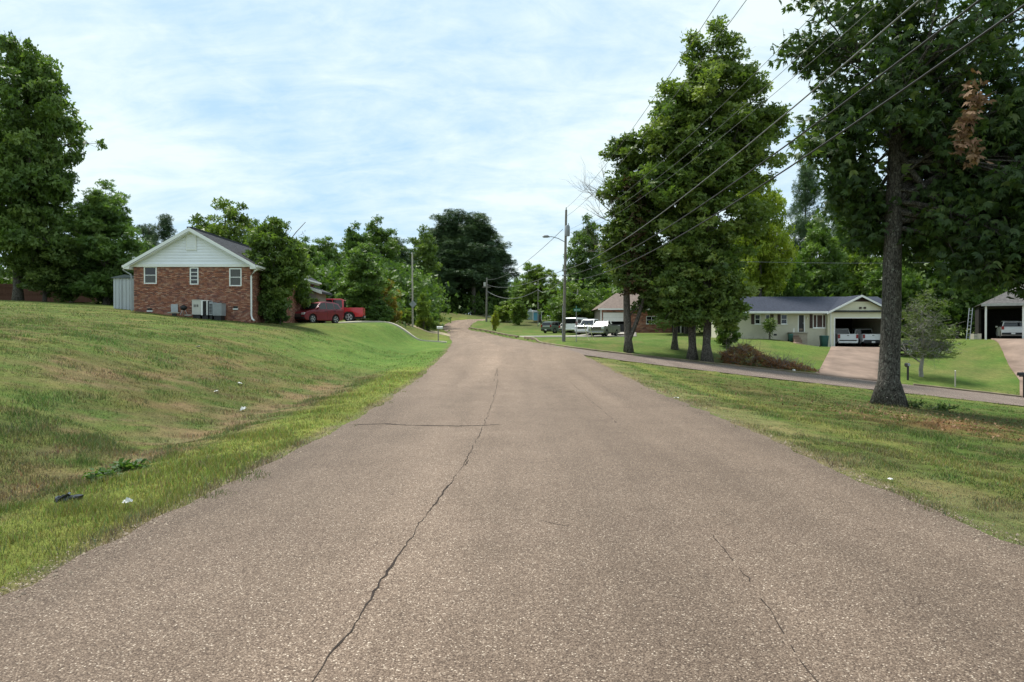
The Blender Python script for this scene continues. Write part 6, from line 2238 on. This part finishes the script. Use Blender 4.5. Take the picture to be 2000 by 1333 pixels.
p2, h2 = pole('utility_pole', 'far utility pole under the big pine clump at the outside of the bend', 950, 150, 543, .22, .14, 'wood_pole', .1)
MB().tube([(-.35, -.1, zloc(560, 150, p2)), (-.35, -.1, zloc(552, 150, p2))], .25, 10).build('transformer', M['acbeige'], p2, smooth=True)
MB().box(-.9, .9, -.1, .1, zloc(562, 150, p2), zloc(560.5, 150, p2)).build('crossarm', M['wood_pole'], p2)
p3, h3 = pole('pale_bare_pole', 'pale bare pole with no wires at the left roadside, a diamond sign on it', 806, 95, 494, .13, .10, 'wood_pale', -.05)
p4, h4 = pole('lamp_pole', 'slim street lamp pole in front of the far trees, left of the utility pole', 1051, 135, 548, .13, .08, 'wood_pole')
zl_ = zloc(556, 135, p4)
MB().tube([(0, 0, zl_ - .1), (-.25, -.1, zl_ + .02), (-.45, -.15, zl_ + .02)], .035, 6).build('lamp_arm', M['steel'], p4)
MB().tube([(-.38, -.12, zl_ + .02), (-.55, -.16, zl_ + .05), (-.82, -.22, zl_)], [.05, .12, .04], 8).build('lamp_head', M['steel'], p4, smooth=True)
p5, h5 = pole('service_pole', 'thin pale pole rising behind the row of parked cars', 1128, 108, 566, .13, .09, 'wood_pale')
MB().box(-.16, .16, -.16, -.05, h5 - 1.1, h5 - .7).build('meter_box', M['grey'], p5)

bx_, by_, bz_ = 8.0, -4.9, hz(8.3, -5)
P1 = lambda dx, py: (gx(PX_, PD) + dx, PD - .12, gz(py, PD))
span(P1(.12, 527.5), (bx_, by_, 9.15), 1.42, .017, 'cable_grey', 'telephone_cable', 'uppermost of the three thick cables sweeping up to the top right')
span(P1(.10, 538), (bx_, by_, 8.35), 1.55, .019, 'cable', 'telephone_cable', 'middle one of the three thick cables crossing the near tree')
span(P1(.08, 548), (bx_, by_, 7.95), 1.75, .019, 'cable', 'telephone_cable', 'lowest of the three thick cables crossing the near tree')
span((gx(PX_, PD) + .2, PD, gz(412, PD) + .2), (6.4, -4.9, 12.2), 1.45, .010, 'cable_grey', 'power_line', 'thin wire leaving the top of the picture left of the roadside trees\' tops')
span((gx(PX_, PD) + .2, PD, gz(424, PD)), (7.15, -4.9, 12.2), 1.55, .010, 'cable_grey', 'power_line', 'second thin wire at the top edge, just right of the first')
for k, (dx, dz) in enumerate(((0, 0), (.55, -.25), (.85, -.35))):
    span((gx(PX_, PD) + .2 + dx * .15, PD, gz(452 + 5 * k, PD)), (8.5 + dx, -4.9, 10.9 + dz), 1.6 + .1 * k, .007, 'cable_grey', 'power_line',
         ('left', 'middle', 'right')[k] + ' wire of the three thin ones between the roadside trees and the near tree')
P2 = lambda py: (gx(950, 150) + .1, 150, gz(py, 150))
span(P1(-.1, 449), P2(546), 1.3, .022, 'cable_grey', 'power_line', 'wire sloping down from the lamp height to the far pole against open sky')
span(P1(-.1, 529), P2(556), 1.0, .022, 'cable_grey', 'telephone_cable', 'thinner low wire running to the far pole across the gap in the trees')
span((gx(1051, 135), 135, gz(566, 135)), P2(569), 1.7, .055, 'cable_grey', 'telephone_cable', 'thick sagging cable between the far pole and the slim lamp pole')
span(P1(-.1, 545), (gx(1051, 135), 135, gz(566, 135)), .8, .03, 'cable_grey', 'telephone_cable', 'cable from the tall utility pole to the slim lamp pole')
span((gx(1040, 66), 72, gz(500, 72)) if False else (gx(1128, 108), 108, gz(570, 108)), P1(.1, 545), .7, .018, 'cable', 'service_wire', 'service drop from the utility pole to the thin pale pole')
span((gx(1210, 60), 64, gz(492, 60)), (gx(1990, 86), 86, gz(508, 86)), .5, .022, 'cable_grey', 'service_wire', 'level wire crossing in front of the wood behind the cream house')

# guy wires with pale guards
for k, (xa, xb_) in enumerate(((1141, 1150), (1150, 1161))):
    d = 59 + k
    o = MB().tube([(gx(xa, d), d, gz(632, d)), (gx((xa + xb_) / 2, d), d - .2, gz(655, d)), (gx(xb_, d), d - .5, hz(gx(xb_, d), d - .5) - .1)], .028, 6).build('guy_guard', plain('yellow_guard_plastic', (.55, .52, .26), .5))
    tag(o, 'pale yellow guy wire guard, %s of the pair by the street sign' % ('left', 'right')[k], 'guy guard', 'guy guards by the junction')

# street name sign
d = 57.0
x = gx(1125.5, d)
st = thing('street_sign', 'green street name blades on a thin post right of the utility pole', 'sign', (x, d, hz(x, d)))
zt = gz(598, d) - st.location.z
MB().tube([(0, 0, -.2), (0, 0, zt)], .03, 8).build('post', M['steel'], st, smooth=True)
gm_ = plain('green_sign_sheet', (.02, .22, .17), .5, .3, var=.06)
z0 = gz(608.5, d) - st.location.z
b1 = MB().box(-.22, .36, -.045, -.033, z0, z0 + .22).build('name_blade', gm_, st)
MB().box(-.012, .012, -.26, .26, z0 + .25, z0 + .45).build('name_blade', gm_, st)
k = -.16
r_ = np.random.default_rng(12)
while k < .28:
    w_ = r_.uniform(.022, .04)
    MB().box(k, k + w_, -.0475, -.0455, z0 + .07, z0 + .15).build('worn_letter', M['trim'], b1)
    k += w_ + .022

# diamond warning sign seen from behind, on its own post by the pale pole
d = 94.4
x = gx(806.5, d)
ds = thing('diamond_sign', 'diamond road sign seen from behind on the pale bare pole', 'sign', (x, d, gz(594.5, d)))
q = .52
MB().prism([(0, q), (q, 0), (0, -q), (-q, 0)], -.02, .0).build('plate', M['steel'], ds)
MB().box(-.05, .05, -.045, -.021, -.4, .4).build('stiffener', M['grey'], ds)
MB().box(-.04, .04, .0, .35, -.03, .03).build('bracket', M['grey'], ds)

# ------------------------------------------------------------------ mailboxes, bins, posts
def mailbox(label, pxl, d, top_py, mat, rz, pm='wood_pole', L=.52):
    x = gx(pxl, d)
    z = hz(x, d)
    t_ = thing('mailbox', label, 'mailbox', (x, d, z), rz)
    h = gz(top_py, d) - z
    MB().box(-.05, .05, -.05, .05, -.2, h - .23).build('post', M[pm], t_)
    MB().box(-.04, .30, -.035, .035, h - .30, h - .235).build('arm', M[pm], t_)
    a = [(-.085, h - .225), (.085, h - .225)] + [(.085 * math.cos(R(t)), h - .10 + .085 * math.sin(R(t))) for t in range(0, 181, 20)]
    bx = MB().prism(a, -.12, -.12 + L, 'x').build('box', M[mat], t_, smooth=True)
    MB().prism([(u_ * .94, (v_ - (h - .12)) * .94 + h - .12) for u_, v_ in a], -.135, -.122, 'x').build('box_door', M['grey'], bx)
    MB().box(.05, .07, -.105, -.088, h - .13, h + .03).build('flag', M['tail'], bx)
    return t_


mailbox('white mailbox on a dark post at the left road edge by the drive', 856, 62.3, 637.5, 'white', R(10))
mailbox('black mailbox on the grass inside the bend near the young tree', 962.5, 112, 627, 'black', R(200), L=.6)
mailbox('slim black mailbox on a post beside the big trunk across the side street', 1773.5, 47.4, 709, 'black', R(90), 'black', .4)
mailbox('black mailbox at the right edge at the foot of the carport drive', 2001, 43.5, 727, 'black', R(180), 'black')


def wheelie_bin(label, pxl, d, top_py, px_w, mat='bin_green', rz=0.0):
    x = gx(pxl, d)
    z = hz(x, d)
    h = gz(top_py, d) - z
    w_ = px_w * d / FPX / 2
    t_ = thing('wheelie_bin', label, 'bin', (x, d, z), rz)
    mb = MB()
    p = [(-w_ * .8, -w_ * .8, .06), (w_ * .8, -w_ * .8, .06), (w_ * .8, w_ * .8, .06), (-w_ * .8, w_ * .8, .06), (-w_, -w_ * 1.1, h - .1), (w_, -w_ * 1.1, h - .1), (w_, w_ * 1.1, h - .1), (-w_, w_ * 1.1, h - .1)]
    mb.mesh(p, [(3, 2, 1, 0), (4, 5, 6, 7), (0, 1, 5, 4), (1, 2, 6, 5), (2, 3, 7, 6), (3, 0, 4, 7)])
    mb.build('tub', M[mat], t_, bevel=.03, smooth=True)
    MB().prism([(-w_ * 1.15, h - .098), (w_ * 1.15, h - .098), (w_ * 1.1, h - .04), (0, h), (-w_ * 1.1, h - .04)], -w_ * 1.05, w_ * 1.05, 'x').build('lid', M[mat], t_, bevel=.012, smooth=True)
    MB().tube([(-w_ * .8, w_ * 1.18, h - .14), (w_ * .8, w_ * 1.18, h - .14)], .02, 6).build('handle', M['black'], t_)
    for s in (-1, 1):
        MB().cyl((s * w_ * .86, w_ * .75, .11), (1, 0, 0), .11, .05, 12).build('wheel', M['rubber'], t_)
    return t_


wheelie_bin('dark green wheeled bin at the left corner of the open garage', 1609.5, 64.8, 655.5, 13)
wheelie_bin('low green bin beside the porch steps of the cream house', 1544, 64.6, 652.5, 7.5)

x, d = gx(1866, 45.9), 45.9
sp = thing('marker_post', 'short pale post in the grass across the side street, right of the big trunk', 'post', (x, d, hz(x, d)))
MB().tube([(0, 0, -.2), (0, 0, .4), (.01, 0, gz(725, d) - hz(x, d))], [.045, .045, .04], 8).build('shaft', M['wood_pale'], sp, smooth=True)
MB().tube([(.01, 0, gz(725, d) - hz(x, d)), (.01, 0, gz(725, d) - hz(x, d) + .03)], [.05, .02], 8).build('cap', M['white'], sp)

# junk leaning at the left of the carport
d = 65.2
x = gx(1893, d)
ld = thing('leaning_ladder', 'pale ladder leaning at the left end of the carport', 'ladder', (x, d, hz(x, d)))
for s in (-.16, .16):
    MB().tube([(-.25 + s, -.2, 0), (.35 + s, .3, 3.0)], .032, 6).build('rail', M['steel'], ld)
for k in range(8):
    f = .08 + k * .12
    MB().tube([(-.25 - .16 + .6 * f, -.2 + .5 * f, 3 * f), (-.25 + .16 + .6 * f, -.2 + .5 * f, 3 * f)], .018, 5).build('rung', M['steel'], ld)
d = 65.6
x = gx(1906, d)
cr_ = thing('storage_crate', 'pale crate on the ground between the ladder and the carport post', 'crate', (x, d, hz(x, d)))
for k in range(4):
    MB().box(-.35, .35, -.25, -.23, .04 + k * .13, .14 + k * .13).build('slat', M['wood_pale'], cr_)
    MB().box(-.35, .35, .23, .25, .04 + k * .13, .14 + k * .13).build('slat', M['wood_pale'], cr_)
for sx in (-.36, .33):
    MB().box(sx, sx + .03, -.26, .26, .02, .56).build('end_panel', M['wood_pale'], cr_)
d = 69.3
x = gx(1684, d)
hm = thing('red_tool_chest', 'dull red tool chest standing between the two white pickups in the garage', 'tool chest', (x, d, .56))
MB().box(-.24, .24, -.2, .2, .08, 1.25).build('cabinet', PAINT['red_dark'], hm, bevel=.015)
for k in range(5):
    MB().box(-.21, .21, -.215, -.202, .14 + k * .21, .32 + k * .21).build('drawer', PAINT['red'], hm, bevel=.006)

# chain link fence by the bend
d = 150
x0, x1 = gx(951, d), gx(1010, d)
cf = thing('chain_link_fence', 'low chain link fence on the grass inside the bend', 'fence', ((x0 + x1) / 2, d, hz((x0 + x1) / 2, d)))
Lx = at0(cf)
n = 6
xs_ = np.linspace(x0, x1, n)
for xx in xs_:
    z = hz(xx, d)
    MB().tube([(xx, d, z - .2), (xx, d, z + 1.25)], .05, 6).build('fence_post', M['steel'], cf, loc=Lx)
MB().tube([(xx, d, hz(xx, d) + 1.22) for xx in xs_], .04, 6).build('top_rail', M['steel'], cf, loc=Lx)
ms = MB()
for k in range(int((x1 - x0) / .22)):
    xa = x0 + k * .22
    z = hz(xa, d)
    ms.tube([(xa, d, z), (xa + .6, d, z + 1.2)], .011, 3, False)
    ms.tube([(xa + .6, d, z), (xa, d, z + 1.2)], .011, 3, False)
ms.build('mesh', M['steel'], cf, loc=Lx)['kind'] = 'stuff'
# row of pale low posts on the far grass behind the red pickup
for k, q in enumerate((716, 725, 734, 744, 752)):
    d = 78
    x = gx(q, d)
    o = MB().box(-.10, .10, -.10, .10, -.1, .38).build('garden_stone', M['concrete'], bevel=.03)
    o.location = (x, d, hz(x, d))
    tag(o, ('leftmost', 'second from left', 'middle', 'second from right', 'rightmost')[k] + ' of five low pale stones in the grass right of the red pickup', 'stone', 'edging stones behind the pickup')

# ------------------------------------------------------------------ litter
def ground_px(pxl, pyl):
    lo, hi = 3.0, 120.0
    for _ in range(60):
        d = (lo + hi) / 2
        x = gx(pxl, d)
        if hz(x, d) > gz(pyl, d):
            hi = d
        else:
            lo = d
    return gx(pxl, d), d


def crumple(name, label, cat, pxl, pyl, w_, h_, mat, seed, lift=.03):
    x, d = ground_px(pxl, pyl)
    r = np.random.default_rng(seed)
    bm = bmesh.new()
    bmesh.ops.create_grid(bm, x_segments=7, y_segments=7, size=.5)
    for v_ in bm.verts:
        e = max(abs(v_.co.x), abs(v_.co.y)) * 2
        v_.co.z = (1 - e * .7) * .75 * r.uniform(.3, 1.2) + r.uniform(0, .2)
        v_.co.x += r.uniform(-.09, .09)
        v_.co.y += r.uniform(-.09, .09)
    bmesh.ops.scale(bm, vec=(w_, w_ * .9, h_), verts=bm.verts)
    me = bpy.data.meshes.new(name)
    bm.to_mesh(me)
    bm.free()
    o = link(name, me, mat, loc=(x, d, hz(x, d) + float(near_z(np.array(x), np.array(d))) + lift))
    o.rotation_euler = (r.uniform(-.3, .3), r.uniform(-.3, .3), r.uniform(0, 6))
    return tag(o, label, cat)


paper = plain('crumpled_white_paper', (.72, .72, .70), .8, .2, var=.06)
crumple('paper_scrap', 'largest white paper scrap on the lawn, upright in the dry ditch', 'litter', 475, 804, .13, .14, paper, 1)
crumple('paper_scrap', 'small white scrap on the lawn above the largest one', 'litter', 468, 752, .13, .07, paper, 2)
crumple('paper_scrap', 'tiny white scrap left of the two on the lawn', 'litter', 422, 769, .09, .05, paper, 3)
crumple('paper_scrap', 'white scrap in the bright verge grass near the road, lower left', 'litter', 248, 993, .075, .07, paper, 4, .05)
crumple('paper_scrap', 'flat white scrap high on the left lawn', 'litter', 388, 681, .20, .04, paper, 5, .05)
crumple('paper_scrap', 'white scrap on the right verge beside the asphalt', 'litter', 1740, 941, .05, .025, paper, 6, .03)
crumple('paper_scrap', 'white scrap at the kerb by the brush pile', 'litter', 1551, 725, .22, .12, paper, 7)
crumple('paper_scrap', 'pale scrap at the right road edge further up the road', 'litter', 1322, 781, .14, .05, paper, 8)
x, d = ground_px(132, 985)
bp2 = thing('plastic_debris', 'crushed glossy black plastic piece lying in the ditch at the lower left', 'litter', (x, d, hz(x, d) + float(near_z(np.array(x), np.array(d))) + .015), .4)
bp2.scale = (.9, .9, 1.0)
gb2 = plain('glossy_black_plastic', (.012, .013, .016), .18, .6)
r = np.random.default_rng(3)
for k in range(5):
    bm = bmesh.new()
    bmesh.ops.create_icosphere(bm, subdivisions=1, radius=.055)
    for v_ in bm.verts:
        v_.co *= r.uniform(.65, 1.25)
        v_.co.z *= .8
    me = bpy.data.meshes.new('lump')
    bm.to_mesh(me)
    bm.free()
    link('lump', me, gb2, bp2, (-.09 + .045 * k, r.uniform(-.03, .03), .03 + r.uniform(0, .03)))
MB().prism([(-.10, .05), (.0, .11), (.02, .10), (-.08, .03)], -.05, .04).build('shard', gb2, bp2)

# fallen leaves on the right-hand grass
r = np.random.default_rng(33)
n = 900
lx_, ly_ = r.normal(13.0, 3.2, n), r.normal(20.5, 3.2, n)
k = (lx_ > xr(ly_) + .6)
lx_, ly_ = lx_[k], ly_[k]
P = np.stack([lx_, ly_, H(lx_, ly_) + near_z(lx_, ly_) + .05], -1)
V, T = leaf_cards(P, r.uniform(0, 1, len(P)), .09, 1, 0, .0, .6, r, None, 3)
me = mesh_np('fallen_leaves', V, np.arange(len(V)).reshape(-1, 4))
fattr(me, 'tone', T)
o = link('fallen_leaves', me, M['dead_leaf'], kind='stuff')
tag(o, 'scattered brown fallen leaves in the grass before the big tree', 'leaves')

# broad-leaved weeds in the ditch
wm = leaf_mat('weed_leaf', [(0, (.03, .07, .015)), (.5, (.06, .12, .03)), (1, (.12, .19, .05))])
for pxl, pyl, sc, lab in ((250, 918, 1.0, 'broad leaved weed clump in the dry ditch, larger one'), (197, 938, .8, 'broad leaved weed clump left of the larger one in the ditch')):
    x, d = ground_px(pxl, pyl)
    r = np.random.default_rng(int(pxl))
    P = np.stack([r.normal(0, .10 * sc, 70), r.normal(0, .08 * sc, 70), r.uniform(.01, .10, 70)], -1)
    V, T = leaf_cards(P, r.uniform(.1, .9, 70), .11 * sc, 2, .7, .1, .5, r, None, 1.5)
    me = mesh_np('weed_clump', V, np.arange(len(V)).reshape(-1, 4))
    fattr(me, 'tone', T)
    o = link('weed_clump', me, wm, kind='stuff', loc=(x, d, hz(x, d) + float(near_z(np.array(x), np.array(d)))))
    tag(o, lab, 'weed')

# suckers at the foot of the big trunk
r = np.random.default_rng(44)
for q, (dx, lab) in enumerate(((.75, 'tuft of dark sprouts at the right foot of the big trunk'), (1.9, 'small tuft of dark sprouts in the grass right of the big trunk'))):
    P = np.stack([r.normal(0, .28, 60), r.normal(0, .12, 60), r.uniform(.02, .22, 60)], -1)
    V, T = leaf_cards(P, r.uniform(0, .5, 60), .12, 3, .9, -.4, .4, r)
    me = mesh_np('sprout_tuft', V, np.arange(len(V)).reshape(-1, 4))
    fattr(me, 'tone', T)
    o = link('sprout_tuft', me, M['leaf_oak'], kind='stuff', loc=(OAK_X + dx, OAK_Y - .3, hz(OAK_X + dx, OAK_Y - .3)))
    tag(o, lab, 'sprout')

# ------------------------------------------------------------------ dense undergrowth between the trunks of the woods
def undergrowth(name, label, boxes, seed, L, tint):
    r = np.random.default_rng(seed)
    P, T0 = [], []
    for (x0, x1, y0, y1, h, n) in boxes:
        nc = max(6, int(n / 60))
        cx_, cy_ = r.uniform(x0, x1, nc), r.uniform(y0, y1, nc)
        hh = h * r.uniform(.45, 1.1, nc)
        k = r.integers(0, nc, n)
        g = r.normal(size=(n, 3)) * np.array([h * .22, h * .18, 0])
        p = np.stack([cx_[k] + g[:, 0], cy_[k] + g[:, 1], np.zeros(n)], -1)
        p[:, 2] = H(p[:, 0], p[:, 1]) + hh[k] * r.random(n) ** .7
        P.append(p)
        T0.append(np.clip(.4 + r.normal(0, .18, nc)[k], 0, 1))
    P, T0 = np.concatenate(P), np.concatenate(T0)
    V, T = leaf_cards(P, T0, L, 3, 1.1, .2, .6, r)
    me = mesh_np(name, V, np.arange(len(V)).reshape(-1, 4))
    fattr(me, 'tone', T)
    o = link(name, me, M['leaf'], kind='stuff')
    o.color = (*tint, 1)
    return tag(o, label, 'undergrowth')


undergrowth('undergrowth', 'thick dark green undergrowth filling the wood left of the bend and behind the red cars',
            [(-38, -17, 84, 96, 6.5, 7500), (-36, -14, 108, 122, 9, 9000), (-34, -18, 128, 160, 8, 6500), (-34, 22, 203, 216, 11, 9000), (-26, -4, 186, 198, 6, 3500)], 61, .55, (.82, .95, .85))
undergrowth('undergrowth', 'dark undergrowth along the wood behind the houses on the right',
            [(26, 40, 80, 94, 6.5, 7000), (38, 80, 79, 92, 8, 9500), (24, 60, 100, 112, 12, 7000), (8, 30, 112, 126, 8, 5000), (8, 30, 190, 200, 9, 3500)], 62, .55, (.9, 1.0, .75))
undergrowth('undergrowth', 'shady undergrowth along the fence at the top of the left lawn',
            [(-64, -30, 68.5, 76, 4.5, 6000), (-60, -24, 84, 96, 7, 5000)], 63, .45, (.72, .85, .78))
x0 = gx(1420, 57)
grow('bush_b', 'bush', 'hanging leafy sapling at the left corner of the cream house', 1420, 592, 57, 26, (1.0, 1.1, .8), cat='bush')
